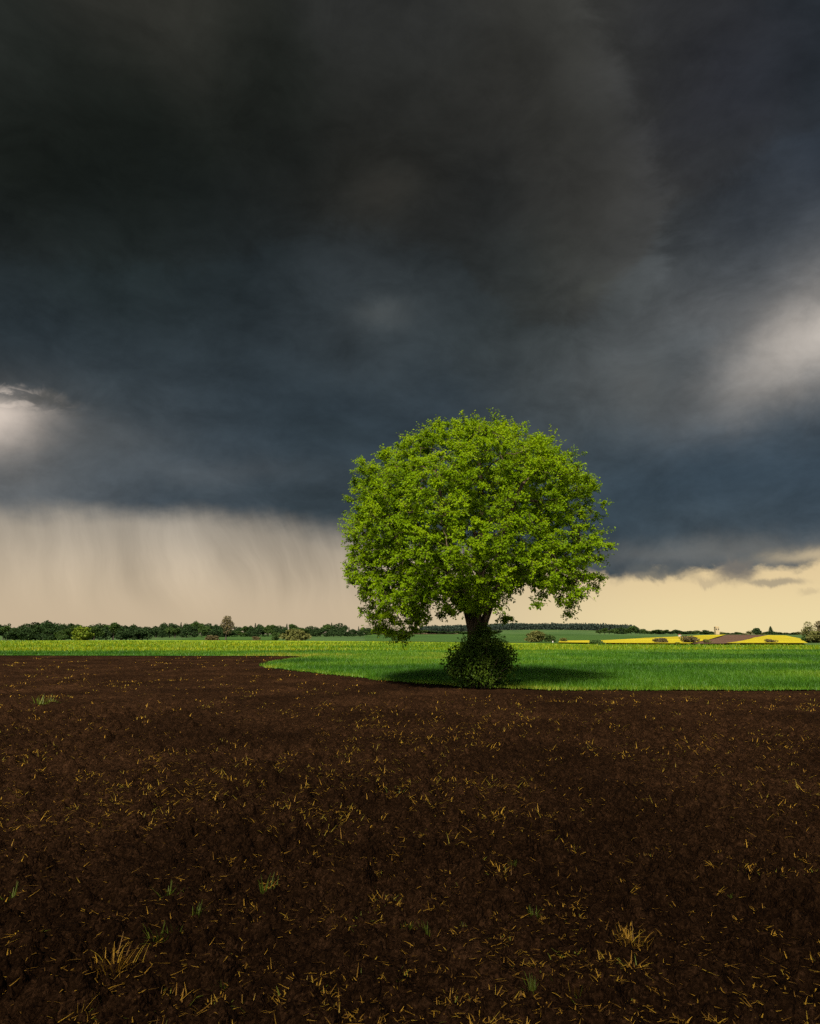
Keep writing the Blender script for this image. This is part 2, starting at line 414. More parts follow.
def grid_obj(name, xs, ys, zf, mat, smooth=True):
    X, Y = np.meshgrid(xs, ys); Z = zf(X, Y)
    V = np.stack([X, Y, Z], -1).reshape(-1, 3)
    nx, ny = len(xs), len(ys)
    i = (np.arange(ny - 1)[:, None] * nx + np.arange(nx - 1)[None, :]).ravel()
    F = np.stack([i, i + 1, i + nx + 1, i + nx], -1)
    return mesh_obj(name, V, F, mat, smooth=smooth)

ys = np.concatenate([np.linspace(-120, 140, 14), np.geomspace(150, 4500, 130)])
xs = np.concatenate([-np.geomspace(4200, 420, 14), np.linspace(-400, 400, 121), np.geomspace(420, 4200, 14)])
gr = grid_obj('ground', xs, ys, lambda x, y: terrain(x, y) - 0.20, M_grass); gr['kind'] = 'structure'

# unseen cloud-shaped blocker, added behind and above the viewer to shade the near field
def build_shade_blocker():
    bm = bmesh.new(); q = random.Random(4)
    for k_ in range(46):
        a = q.uniform(-1, 1); b_ = q.uniform(-1, 1)
        r = q.uniform(22, 46)
        v = bmesh.ops.create_icosphere(bm, subdivisions=3, radius=r)['verts']
        c = Vector((a * 230, -r * 0.9 - (b_ + 1) * 55 + 6 * math.sin(a * 9), q.uniform(-8, 12)))
        for w_ in v:
            n_ = w_.co.normalized(); w_.co = w_.co * (1 + 0.12 * math.sin(n_.x * 9 + k_) * math.cos(n_.y * 8 + n_.z * 7)); w_.co.z *= 0.6 if w_.co.z > 0 else 0.3
            w_.co += c
    me = bpy.data.meshes.new('shade_blocker'); bm.to_mesh(me); bm.free()
    m, g, b = mat_new('blocker_grey'); n_ = g.noise(obj_co(g), 0.03, 6, 0.6)[0]
    g.put(b.inputs['Base Color'], g.ramp(n_, [(0.3, (0.42, 0.42, 0.43)), (0.7, (0.7, 0.69, 0.68))])); b.inputs['Roughness'].default_value = 1.0
    me.materials.append(m); o = bpy.data.objects.new('shade_blocker', me); COL.objects.link(o); o['kind'] = 'structure'
    o.location = Vector((0, SHADE_EDGE, 0)) + sun_dir * (90 / sun_dir.z); o.scale = (0.5, 0.5, 0.5)
SHADE_EDGE = 11.0
build_shade_blocker()

# edge of the ploughed soil against the crop (measured on the ground)
EDGE_PX = [(1250, 690), (1000, 690), (820, 689.5), (700, 690), (600, 690), (540, 689.5), (505, 688.5), (470, 686.5), (440, 685), (400, 681.5), (360, 677.5), (320, 673),
           (290, 669.8), (272, 668), (263, 666), (268, 663), (284, 660), (303, 657.6), (309, 656.6), (290, 656.0), (230, 655.9), (120, 655.6), (0, 655.4), (-250, 655)]
EDGE = []
for p in EDGE_PX:
    q = ray(*p); t = -EYE / q.z; EDGE.append((q.x * t, q.y * t))
EDGE = np.array(EDGE)
# smooth + jitter the line a little
def densify(P, step=0.35):
    out = []
    for a, b in zip(P[:-1], P[1:]):
        n = max(2, int(np.hypot(*(b - a)) / step))
        for i in range(n): out.append(a + (b - a) * i / n)
    out.append(P[-1]); return np.array(out)
ED = densify(EDGE)
k = np.ones(5) / 5
for _ in range(3):
    s = np.stack([np.convolve(ED[:, i], k, 'same') for i in (0, 1)], 1); s[:4] = ED[:4]; s[-4:] = ED[-4:]; ED = s
ED[:, 1] += (fbm(ED[:, 0] * 0.9, ED[:, 1] * 0.9, 5) - 0.5) * 0.5
ED[:, 0] += (fbm(ED[:, 0] * 0.9, ED[:, 1] * 0.9, 8) - 0.5) * 0.5
FAR = np.array([(-75, 65), (-50, 72), (10, 76), (48, 80), (130, 90)])
CROP_POLY = np.concatenate([ED, FAR])
def inside(poly, x, y):
    r = np.zeros(x.shape, bool); j = len(poly) - 1
    for i in range(len(poly)):
        xi, yi = poly[i]; xj, yj = poly[j]
        if yi != yj:
            c = ((yi > y) != (yj > y)) & (x < (xj - xi) * (y - yi) / (yj - yi) + xi)
            r ^= c
        j = i
    return r
def edge_dist(x, y):
    d = np.full(x.shape, 1e9)
    P = ED[::3]
    for a, b in zip(P[:-1], P[1:]):
        ab = b - a; L = ab @ ab + 1e-9
        t = np.clip(((x - a[0]) * ab[0] + (y - a[1]) * ab[1]) / L, 0, 1)
        d = np.minimum(d, np.hypot(x - a[0] - t * ab[0], y - a[1] - t * ab[1]))
    return d

def soil_z(x, y):
    wx = x + 0.06 * (fbm(x * 7, y * 7, 71, 2) - 0.5); wy = y + 0.06 * (fbm(x * 7, y * 7, 75, 2) - 0.5)
    rough = (0.55 + 0.9 * fbm(x * 0.30, y * 0.30, 3, 2)) * (1 - 0.5 * sstep(y, 9, 24))
    h = 0.10 * (fbm(x * 0.28, y * 0.42, 21, 3) - 0.5) + 0.055 * (fbm(x * 1.6, y * 1.6, 31, 3) - 0.5)
    h = h + rough * (0.60 * clods(wx, wy, 0.28, 41, 0.28) + 1.05 * clods(wx, wy, 0.12, 51, 0.4) + 1.2 * clods(wx, wy, 0.05, 61, 0.65))
    h = h + 0.018 * np.abs(fbm(x * 12, y * 12, 81, 3, 0.6) - 0.5) * 2
    return h - 0.055
def soil_base(x, y):
    d = edge_dist(x, y); ins = inside(CROP_POLY, x, y)
    return np.where(ins, -np.minimum(d * 0.12, 0.10), 0.0), ins, d

NX, NY = 1000, 1050
vy = np.concatenate([np.linspace(-2.0, 2.28, 50), np.geomspace(2.3, 66.0, NY - 50)])
u = np.linspace(-1, 1, NX); u = np.sign(u) * (0.45 * np.abs(u) + 0.55 * np.abs(u) ** 3.5)      # finer where the field lies nearest
Y = np.repeat(vy[:, None], NX, 1); X = u[None, :] * (0.95 * np.maximum(Y, 2.3) + 11.0)
z = soil_z(X, Y)
fade = 1.0
b_, ins_, dd_ = soil_base(X.ravel(), Y.ravel())
z = np.where(Y > 15, -0.02 + (z + 0.02) * np.clip(dd_.reshape(X.shape) / 2.0, 0.2, 1), z)
Z = np.where(ins_.reshape(X.shape), np.minimum(z, 0.0) + b_.reshape(X.shape), z)
i = (np.arange(NY - 1)[:, None] * NX + np.arange(NX - 1)[None, :]).ravel()
soil = mesh_obj('soil', np.stack([X, Y, Z], -1).reshape(-1, 3), np.stack([i, i + 1, i + NX + 1, i + NX], -1), M_soil, smooth=True)
soil['kind'] = 'structure'

def sheet(name, poly, mat, lift, cuts=0, follow=True):
    me = bpy.data.meshes.new(name); bm = bmesh.new()
    vs = [bm.verts.new((float(p[0]), float(p[1]), 0)) for p in poly]
    tris = geometry.tessellate_polygon([[Vector((float(p[0]), float(p[1]), 0)) for p in poly]])
    for t in tris:
        try: bm.faces.new([vs[q] for q in t])
        except ValueError: pass
    for _ in range(cuts):
        bmesh.ops.subdivide_edges(bm, edges=bm.edges[:], cuts=1, use_grid_fill=True)
    for v in bm.verts:
        v.co.z = lift + (float(terrain(v.co.x, v.co.y)) if follow else 0)
    bmesh.ops.recalc_face_normals(bm, faces=bm.faces[:])
    for f in bm.faces:
        if f.normal.z < 0: f.normal_flip()
    bm.to_mesh(me); bm.free(); me.materials.append(mat)
    o = bpy.data.objects.new(name, me); COL.objects.link(o); o['kind'] = 'structure'
    return o
sheet('crop_field', CROP_POLY, M_crop, 0.015, follow=False)
back = [tuple(hit(px, py).xy) for px, py in ((1000, 645.4), (820, 645.2), (700, 645.2), (600, 644.6), (520, 643.0), (400, 641.5), (250, 640.6), (100, 640.4), (-150, 640.4))]
sheet('meadow', np.array(list(FAR) + back), M_meadow, 0.03, cuts=4)
def px_sheet(name, pts, mat, lift, cuts=4): return sheet(name, np.array([tuple(hit(*p).xy) for p in pts]), mat, lift, cuts)
px_sheet('winter_crop_field', [(365, 641.3), (490, 642.9), (600, 643.9), (640, 642.8), (690, 639), (640, 636.2), (590, 634.9), (500, 633.6), (440, 633.8), (365, 634.8)], M_winter, 0.10)
px_sheet('ploughed_strip', [(375, 634.7), (455, 634.4), (462, 633.7), (385, 633.6)], M_plough, 0.20)
px_sheet('grass_slope', [(160, 640.3), (275, 640.6), (275, 635.3), (205, 635.5)], M_winter, 0.10)
px_sheet('ploughed_slope', [(212, 635.6), (252, 635.4), (252, 634.2), (214, 634.2)], M_plough, 0.2)
px_sheet('rapeseed_field', [(558, 643.6), (560, 641.6), (604, 641.2), (645, 638.6), (700, 635.9), (726, 635.0), (716, 638.0), (704, 641.5), (690, 644.8), (604, 644.3)], M_rape, 0.25)
px_sheet('ploughed_field', [(692, 644.8), (706, 641.3), (719, 638), (727, 635.2), (745, 635.2), (772, 635.6), (752, 638.5), (735, 643.0), (724, 644.8)], M_plough, 0.22)
px_sheet('rapeseed_field', [(726, 644.8), (737, 643.0), (754, 638.5), (768, 635.8), (786, 636.2), (800, 639.2), (808, 644.8)], M_rape, 0.3)


# ------------------------------------------------------------------ leaves and wood
def leaf_cards(P, N, D, L, W, fold=0.25):
    """P base, N normal, D direction along the leaf, lengths L, widths W -> verts, tris"""
    D = D / (np.linalg.norm(D, axis=1, keepdims=True) + 1e-9)
    T = np.cross(N, D); T /= (np.linalg.norm(T, axis=1, keepdims=True) + 1e-9)
    N2 = np.cross(D, T)
    L = L[:, None]; W = W[:, None]
    mid = P + D * L * 0.45
    a = P; b = mid + T * W * 0.5 + N2 * W * fold; c = P + D * L - N2 * L * 0.12; d = mid - T * W * 0.5 + N2 * W * fold
    V = np.stack([a, b, c, d], 1).reshape(-1, 3)
    i = np.arange(len(P)) * 4
    F = np.concatenate([np.stack([i, i + 1, i + 2], -1), np.stack([i, i + 2, i + 3], -1)])
    return V, F
def rand_unit(n, r=rng):
    v = r.normal(size=(n, 3)); return v / np.linalg.norm(v, axis=1, keepdims=True)

def frustums(A, B, ra, rb, sides=6):
    """many tapered tubes at once"""
    A = np.asarray(A, float); B = np.asarray(B, float); D = B - A
    L = np.linalg.norm(D, axis=1, keepdims=True) + 1e-9; D = D / L
    ref = np.where(np.abs(D[:, 2:3]) < 0.9, np.array([[0, 0, 1.0]]), np.array([[1.0, 0, 0]]))
    U = np.cross(D, ref); U /= np.linalg.norm(U, axis=1, keepdims=True); W = np.cross(D, U)
    th = np.arange(sides) * 2 * math.pi / sides
    ring = U[:, None] * np.cos(th)[None, :, None] + W[:, None] * np.sin(th)[None, :, None]
    V0 = A[:, None] + ring * np.asarray(ra)[:, None, None]; V1 = B[:, None] + ring * np.asarray(rb)[:, None, None]
    V = np.concatenate([V0, V1], 1).reshape(-1, 3)
    base = (np.arange(len(A)) * 2 * sides)[:, None]; j = np.arange(sides)[None, :]; jn = (np.arange(sides) + 1) % sides
    F = np.stack([base + j, base + jn[None, :], base + sides + jn[None, :], base + sides + j], -1).reshape(-1, 4)
    return V, F

def tube(path, radii, sides=14, lump=0.0, seed=0, flare=0.0):
    """one smooth tapering tube along a path"""
    path = np.asarray(path, float); n = len(path); V = []
    T = np.gradient(path, axis=0); T /= np.linalg.norm(T, axis=1, keepdims=True)
    U = np.cross(T, np.array([0.31, 0.95, 0.05])); U /= np.linalg.norm(U, axis=1, keepdims=True); W = np.cross(T, U)
    r_ = np.random.default_rng(seed); ph = r_.uniform(0, 6.28, 4)
    for k_ in range(n):
        for s_ in range(sides):
            a = 2 * math.pi * s_ / sides
            q = 1 + lump * (0.6 * math.sin(3 * a + ph[0] + 0.25 * k_) + 0.4 * math.sin(5 * a + ph[1] - 0.33 * k_))
            if flare: q += flare * math.exp(-k_ * 0.9) * (0.5 + 0.5 * math.sin(5 * a + ph[2]))
            V.append(path[k_] + (U[k_] * math.cos(a) + W[k_] * math.sin(a)) * radii[k_] * q)
    F = []
    for k_ in range(n - 1):
        for s_ in range(sides):
            s2 = (s_ + 1) % sides
            F.append((k_ * sides + s_, k_ * sides + s2, (k_ + 1) * sides + s2, (k_ + 1) * sides + s_))
    return np.array(V), np.array(F)
def smooth_path(P, n=12):
    P = [Vector(p) for p in P]; out = []
    for i in range(len(P) - 1):
        p0 = P[max(i - 1, 0)]; p1 = P[i]; p2 = P[i + 1]; p3 = P[min(i + 2, len(P) - 1)]
        for s_ in range(n):
            t = s_ / n
            out.append(0.5 * ((2 * p1) + (p2 - p0) * t + (2 * p0 - 5 * p1 + 4 * p2 - p3) * t * t + (3 * p1 - p0 - 3 * p2 + p3) * t ** 3))
    out.append(P[-1]); return np.array([tuple(v) for v in out])

# ------------------------------------------------------------------ the lone tree
TB = ray(480, 686.5); TB = Vector((TB.x * -EYE / TB.z, TB.y * -EYE / TB.z, 0))
TY = TB.y
def tl(px, py, dy=0.0):
    """a point of the tree, in its own coordinates, from where it shows in the trunk's plane"""
    p = at_depth(px, py, TY); return (p.x - TB.x, dy, p.z)
MPP = (at_depth(500, 520, TY).x - at_depth(400, 520, TY).x) / 100.0
AX = 478
RR = [(412, 10), (417, 28), (424, 48), (433, 70), (444, 91), (457, 107), (472, 118), (490, 127), (515, 131), (540, 130), (560, 129), (580, 124), (600, 113), (615, 99), (628, 86)]
RL = [(412, 10), (417, 28), (426, 50), (437, 72), (447, 90), (457, 105), (472, 120), (490, 131), (510, 135), (525, 138), (545, 137), (565, 131), (590, 123), (615, 115), (630, 108), (644, 82)]
BR = [(0, 606), (14, 600), (24, 578), (40, 588), (55, 600), (68, 592), (78, 618), (92, 629), (106, 616), (122, 592), (132, 560)]
BL = [(0, 606), (20, 604), (35, 612), (48, 620), (62, 636), (80, 644), (95, 641), (108, 633), (120, 613), (130, 590), (139, 540)]
zof = lambda py: at_depth(AX, py, TY).z
def curve_rz(T): a = np.array(sorted((zof(y), r * MPP) for y, r in T)); return a[:, 0], a[:, 1]
def curve_zb(T): a = np.array([(r * MPP, zof(y)) for r, y in T]); return a[:, 0], a[:, 1]
rr, rl, br, bl = curve_rz(RR), curve_rz(RL), curve_zb(BR), curve_zb(BL)
AXX = tl(AX, 520)[0]
def crown_R(phi, zz):
    t = (1 + np.cos(phi)) / 2
    Ro = np.interp(zz, *rl) * (1 - t) + np.interp(zz, *rr) * t
    lump = 0.06 * np.sin(3 * phi + 1.3 * zz) + 0.05 * np.sin(5 * phi - 1.9 * zz + 1) 
    return Ro * (1 + lump * np.abs(np.sin(phi)))
def crown_zb(phi, r):
    t = (1 + np.cos(phi)) / 2
    return np.interp(r, *bl) * (1 - t) + np.interp(r, *br) * t
ZTOP = zof(422)
def sample_crown(n, shell):
    out = []
    while len(out) < n:
        m_ = 4000
        zz = rng.uniform(0.9, ZTOP, m_); phi = rng.uniform(0, 2 * math.pi, m_)
        Ro = crown_R(phi, zz) - 0.34 + 1.15 * (fbm(phi * 1.7 + 9, zz * 0.75, 23, 3) - 0.5) * np.clip((ZTOP - zz) / 1.5, 0.2, 1)
        f = rng.uniform(0, 1, m_) ** (0.5)
        r = f * Ro
        keep_p = np.where((f > 0.80) | (r > crown_R(phi, zz + 0.75)), 1.0, np.where(f > 0.5, 0.5, 0.16)) if shell else np.ones(m_)
        r = f * Ro
        ok = (zz > (crown_zb(phi, r) * (1 - np.abs(np.sin(phi)) ** 1.5) + np.abs(np.sin(phi)) ** 1.5 * zof(608)) + 0.10 + 1.1 * (fbm(r * np.cos(phi) * 0.9 + 30, r * np.sin(phi) * 0.9, 44, 3) - 0.45)) & (rng.uniform(0, 1, m_) < keep_p) & (rng.uniform(0, 1, m_) < Ro / 4.4)
        # natural holes
        hx = r * np.cos(phi); hy = r * np.sin(phi) * 0.86
        zt_ = zz.copy(); zz = np.where(zz > EYE, EYE + (zz - EYE) * (1 + np.minimum(hy, 0) / TB.y), zz)
        hole = fbm(hx * 0.9 + 3 * np.sin(phi), zz * 0.9 + hy * 0.7, 91, 2)
        ok &= hole > 0.37
        for a_, b_2, c_ in zip(hx[ok] + AXX - 0.10, hy[ok], zz[ok]): out.append((a_, b_2, c_))
    return np.array(out[:n])
ATT = sample_crown(3600, True)
# keep them apart
keep = []; grid = {}
for p in ATT:
    kx = tuple(np.floor(p / 0.33).astype(int)); ok = True
    for dx in (-1, 0, 1):
        for dy in (-1, 0, 1):
            for dz in (-1, 0, 1):
                for q in grid.get((kx[0] + dx, kx[1] + dy, kx[2] + dz), ()):
                    if (p - q) @ (p - q) < 0.33 ** 2: ok = False
    if ok: grid.setdefault(kx, []).append(p); keep.append(p)
ATT = np.array(keep)
def proj(P):
    X = P[:, 0] + TB.x; Yd = P[:, 1] + TB.y; Zd = P[:, 2] - EYE
    w_ = Yd * cp + Zd * sp; return 410 + FPX * X / w_, 512 - FPX * (-Yd * sp + Zd * cp) / w_
pxx, pyy = proj(ATT)
gapr = inside(np.array([(492, 640), (496, 604), (506, 584), (548, 588), (566, 610), (556, 640)]), pxx, pyy)
gapl = inside(np.array([(426, 640), (432, 600), (448, 598), (462, 606), (470, 640)]), pxx, pyy)
u_ = rng.uniform(0, 1, len(ATT)); ATT = ATT[~((gapr & (u_ < 0.95)) | (gapl & (u_ < 0.75)))]
EX = []
for k_ in range(26):                      # low sprays hanging in front of the fork, and a few sprigs on the stem
    px_ = rng.uniform(446, 476) if k_ < 24 else rng.uniform(494, 506)
    py_ = rng.uniform(582, 611) if k_ < 24 else rng.uniform(612, 624)
    EX.append(tl(px_, py_, rng.uniform(-1.3, -0.5)))
ATT = np.concatenate([ATT, np.array(EX)])

tree = thing('broadleaf_tree', 'lone round-crowned tree in fresh green leaf at the edge of the ploughed soil', 'tree', TB)
M_bark = bark_mat('tree_bark', [(0.022, 0.015, 0.009), (0.095, 0.066, 0.038)], 9.0)
# trunk and its main stems, as seen
trunk_path = smooth_path([(0.02, 0.05, -0.25), (0.0, 0.05, 0.5), tl(476, 650), tl(474, 632), tl(475, 616), tl(477, 606)], 6)
tr_r = np.interp(np.linspace(0, 1, len(trunk_path)), [0, 0.25, 0.5, 0.8, 1], [0.42, 0.31, 0.27, 0.24, 0.18])
V, F = tube(trunk_path, tr_r, 18, 0.07, 4, 0.35)
mesh_obj('trunk', V, F, M_bark, tree, smooth=True)
LIMBS = [
 ([tl(482, 628, 0.05), tl(490, 606, 0.1), tl(497, 588, 0.15), tl(503, 560, 0.3), tl(510, 520, 0.6), tl(514, 480, 0.8)], 0.16),       # right stem
 ([tl(470, 628, -0.05), tl(464, 606, -0.1), tl(452, 590, 0.1), tl(440, 580, 0.2), tl(420, 578, 0.3), tl(398, 585, 0.2), tl(380, 602, 0.2)], 0.12),        # left limb, arching
 ([tl(476, 618, 0), tl(478, 590, 0.1), tl(480, 550, 0), tl(482, 500, -0.1), tl(478, 455, -0.1)], 0.17),                                  # leader
 ([tl(480, 612, -0.1), tl(484, 590, -0.7), tl(492, 560, -1.5), tl(500, 530, -2.3), tl(510, 500, -2.9)], 0.12),
 ([tl(472, 612, -0.1), tl(464, 588, -0.7), tl(450, 555, -1.5), tl(440, 520, -2.2), tl(434, 490, -2.7)], 0.12),
 ([tl(478, 612, 0.2), tl(488, 580, 1.0), tl(482, 540, 2.0), tl(480, 505, 2.9)], 0.13),
 ([tl(500, 580, 0.15), tl(512, 578, 0.0), tl(530, 572, -0.2), tl(552, 572, -0.4), tl(572, 588, -0.5)], 0.12),                      # low right limb
 ([tl(466, 602, 0.0), tl(448, 570, 0.6), tl(425, 535, 1.0), tl(408, 500, 1.0)], 0.11),
]
nodes = []; par = []; limb_of = []; is_seed = []
for li, (P, r0) in enumerate(LIMBS):
    sp_ = smooth_path(P, 8)
    V, F = tube(sp_, np.linspace(r0, 0.05, len(sp_)), 10, 0.06, li)
    mesh_obj('limb', V, F, M_bark, tree, smooth=True)
    prev = -1
    for q in sp_[4::3]:
        nodes.append(q); par.append(prev); prev = len(nodes) - 1; limb_of.append(li)
nseed = len(nodes)
nodes = np.array(nodes); par = list(par)
alive = np.ones(len(ATT), bool)
nearest = np.full(len(ATT), -1); nd2 = np.full(len(ATT), 1e9)
def update(start):
    global nearest, nd2
    d2 = ((ATT[:, None] - nodes[None, start:]) ** 2).sum(-1)
    j = d2.argmin(1); dm = d2[np.arange(len(ATT)), j]
    b = dm < nd2; nd2[b] = dm[b]; nearest[b] = j[b] + start
update(0)
for it in range(90):
    act = np.where(alive)[0]
    if len(act) == 0: break
    dirs = {}
    for a_ in act:
        n_ = nearest[a_]; v = ATT[a_] - nodes[n_]; v = v / (np.linalg.norm(v) + 1e-9)
        dirs[n_] = dirs.get(n_, 0) + v
    new = []
    for n_, v in dirs.items():
        v = v / (np.linalg.norm(v) + 1e-9) + rng.normal(size=3) * 0.12
        new.append(nodes[n_] + 0.24 * v / np.linalg.norm(v)); par.append(int(n_))
    s0 = len(nodes); nodes = np.concatenate([nodes, np.array(new)])
    update(s0)
    alive &= nd2 > 0.26 ** 2
    if len(nodes) > 9000: break
par = np.array(par)
rad = np.zeros(len(nodes)); cnt = np.zeros(len(nodes))
for i_ in range(len(nodes) - 1, -1, -1):
    if cnt[i_] == 0: cnt[i_] = 1
    if par[i_] >= 0: cnt[par[i_]] += cnt[i_]
rad = np.minimum(0.007 * cnt ** 0.45, 0.09)
e = np.where((par >= 0) & (np.arange(len(nodes)) >= nseed))[0]
V, F = frustums(nodes[par[e]], nodes[e], np.minimum(rad[par[e]], rad[e] * 1.6), rad[e], 5)
# leaf sprays: a few short twigs from every tip, leaves along each
tips = ATT
nT = len(tips); per = 9
ctr = np.array([AXX, 0, 4.3])
outv = tips - ctr; outv /= np.linalg.norm(outv, axis=1, keepdims=True)
tw = outv[:, None, :] * 0.55 + rng.normal(size=(nT, per, 3)) * np.array([0.75, 0.75, 0.42]); tw[..., 2] -= 0.10
tw /= np.linalg.norm(tw, axis=2, keepdims=True)
tl_len = rng.uniform(0.12, 0.40, (nT, per)) * np.where(rng.uniform(0, 1, (nT, 1)) < 0.20, 1.6, 1.0)
A = np.repeat(tips[:, None], per, 1).reshape(-1, 3); B = A + tw.reshape(-1, 3) * tl_len.reshape(-1, 1)
V2, F2 = frustums(A, B, np.full(len(A), 0.006), np.full(len(A), 0.003), 3)
mesh_obj('branchwork', np.concatenate([V, V2]), np.concatenate([F, F2 + len(V)]), M_bark, tree, smooth=False)
nl = 21
s_ = rng.uniform(0.12, 1.08, (len(A), nl))
base = (A[:, None] + (B - A)[:, None] * s_[..., None]).reshape(-1, 3)
twd = np.repeat(tw.reshape(-1, 3)[:, None], nl, 1).reshape(-1, 3)
side = rand_unit(len(base)); 
ldir = twd * 0.5 + side * 0.85; ldir[:, 2] -= 0.22
ldir /= np.linalg.norm(ldir, axis=1, keepdims=True)
base = base + ldir * rng.uniform(0.01, 0.05, (len(base), 1))
nrm = np.array([0, -0.45, 1.0]) + rand_unit(len(base)) * 0.55 + np.repeat(np.repeat(outv, per, 0), nl, 0) * 0.45
# let stray leaves fall away where a spray has few
keepm = rng.uniform(0, 1, len(base)) < np.repeat(np.repeat(rng.uniform(0.55, 1.0, nT), per), nl)
base, ldir, nrm = base[keepm], ldir[keepm], nrm[keepm]
tt = np.repeat(np.repeat(rng.normal(0.5, 0.17, nT), per), nl)[keepm] + rng.normal(0, 0.16, len(base))
L = rng.uniform(0.055, 0.098, len(base))
V, F = leaf_cards(base, nrm, ldir, L, L * rng.uniform(0.62, 0.85, len(base)))
M_leaf = leaf_mat('tree_leaf', [(0.074, 0.132, 0.002), (0.150, 0.248, 0.003), (0.242, 0.338, 0.004)], 0.50, 0.55, 0.06, (1.45, 1.30, 0.4))
mesh_obj('crown', V, F, M_leaf, tree, tint=np.repeat(np.clip(tt, 0, 1), 4))
print('tree nodes', len(nodes), 'tips', nT, 'leaves', len(base))

# suckers and ivy round the foot of the trunk
def leafy_bush(name, parent, blobs, n, lsize, mat, seed, up=0.5, part='foliage'):
    r_ = np.random.default_rng(seed); P = []; O = []
    for (cx, cy, cz, rx, ry, rz, w) in blobs:
        m_ = int(n * w); d = rand_unit(m_, r_); f = r_.uniform(0, 1, (m_, 1)) ** 0.38
        lump = 1 + 0.36 * np.sin(4 * d[:, :1] + cx * 7 + 3 * d[:, 2:3]) * np.cos(5 * d[:, 1:2] + cz)
        p = np.array([cx, cy, cz]) + d * f * lump * np.array([rx, ry, rz])
        ok = p[:, 2] > 0.03; P.append(p[ok]); O.append(d[ok])
    P = np.concatenate(P); O = np.concatenate(O)
    nr = O * 0.7 + np.array([0, 0, up]) + rand_unit(len(P), r_) * 0.7
    dd = O * 0.6 + rand_unit(len(P), r_) * 0.8 + np.array([0, 0, -0.1])
    L = r_.uniform(0.7, 1.3, len(P)) * lsize
    V, F = leaf_cards(P, nr, dd, L, L * r_.uniform(0.55, 0.8, len(P)))
    c = fbm(P[:, 0] / (lsize * 4) + 40, P[:, 2] / (lsize * 4) + P[:, 1], seed, 2)
    t = np.clip(0.5 + (c - 0.5) * 1.3 + r_.normal(0, 0.15, len(P)), 0, 1)
    return mesh_obj(part, V, F, mat, parent, tint=np.repeat(t, 4))
M_ivy = leaf_mat('shrub_leaf', [(0.022, 0.040, 0.003), (0.038, 0.068, 0.005), (0.068, 0.100, 0.009)], 0.2, 0.5, 0.08)
shrub = thing('shrub', 'dense dark green shrub growing round the foot of the lone tree', 'shrub', (TB.x, TB.y - 0.25, 0))
leafy_bush('shrub', shrub, [(0.05, -0.2, 0.92, 1.05, 0.85, 0.78, 0.40), (-0.62, -0.15, 0.80, 0.62, 0.65, 0.55, 0.15), (0.66, -0.12, 0.95, 0.58, 0.6, 0.60, 0.15),
                            (0.05, 0.0, 1.42, 0.72, 0.6, 0.42, 0.16), (0.12, 0.0, 1.85, 0.36, 0.42, 0.32, 0.05), (-0.05, -0.2, 0.38, 0.95, 0.7, 0.4, 0.09)], 13000, 0.085, M_ivy, 5)
st_a, st_b = [], []
for q in range(46):
    a = rng.uniform(0, 6.28); r0 = rng.uniform(0.1, 0.45); r1 = rng.uniform(0.5, 1.15); zt = rng.uniform(0.5, 1.9) * (1.15 - 0.45 * r1)
    p0 = np.array([r0 * math.cos(a), r0 * math.sin(a) * 0.7 - 0.1, -0.05]); p1 = np.array([r1 * math.cos(a), r1 * math.sin(a) * 0.75 - 0.15, zt])
    mid = (p0 + p1) / 2 + np.array([0, 0, 0.15])
    st_a += [p0, mid]; st_b += [mid, p1]
V, F = frustums(st_a, st_b, np.full(len(st_a), 0.014), np.full(len(st_a), 0.008), 5)
mesh_obj('stem', V, F, M_bark, shrub)

# ------------------------------------------------------------------ crop blades
def ribbons(P, az_, lean, Lg, Wd, curl, seg=3):
    """bent blades from base points; returns verts, quads"""
    n = len(P); dirx = np.stack([np.cos(az_), np.sin(az_), np.zeros(n)], -1); sidev = np.stack([-np.sin(az_), np.cos(az_), np.zeros(n)], -1)
    pts = []; p = P.copy(); ang = lean.copy()
    rows = []
    for k_ in range(seg + 1):
        w = Wd * (1 - 0.8 * k_ / seg)
        rows.append(np.stack([p - sidev * w[:, None] / 2, p + sidev * w[:, None] / 2], 1))
        p = p + (dirx * np.sin(ang)[:, None] + np.array([0, 0, 1.0]) * np.cos(ang)[:, None]) * (Lg / seg)[:, None]
        ang = ang + curl / seg
    V = np.stack(rows, 1).reshape(n, -1, 3); m_ = (seg + 1) * 2
    F = []
    b = np.arange(n) * m_
    for k_ in range(seg):
        F.append(np.stack([b + 2 * k_, b + 2 * k_ + 1, b + 2 * k_ + 3, b + 2 * k_ + 2], -1))
    return V.reshape(-1, 3), np.concatenate(F)
def tri_blades(P, h, w, r_):
    n = len(P); a = r_.uniform(0, 6.28, n); sv = np.stack([np.cos(a), np.sin(a), np.zeros(n)], -1) * (w / 2)[:, None]
    lean = r_.normal(0, 0.35, (n, 2)) * h[:, None]
    tip = P + np.concatenate([lean, h[:, None]], 1)
    V = np.stack([P - sv, P + sv, tip], 1).reshape(-1, 3); i_ = np.arange(n) * 3
    return V, np.stack([i_, i_ + 1, i_ + 2], -1)
r_ = np.random.default_rng(3)
n = 420000
yy = 1 / r_.uniform(1 / 80.0, 1 / 22.0, n); xx = r_.uniform(-1, 1, n) * (0.66 * yy + 5)
d = edge_dist(xx, yy); ok = inside(CROP_POLY, xx, yy) | ((d < 0.5 * r_.uniform(0, 1, n) ** 2 * (fbm(xx * 1.5, yy, 66, 2) + 0.2)) & (yy < 60)); xx, yy, d = xx[ok], yy[ok], d[ok]
hh = r_.uniform(0.14, 0.27, len(xx)) * np.clip(0.45 + d * 0.5, 0.45, 1.0) * (0.75 + 0.5 * fbm(xx * 0.5, yy * 0.25, 7, 2))
ww = np.clip(0.0011 * yy, 0.014, 0.05)
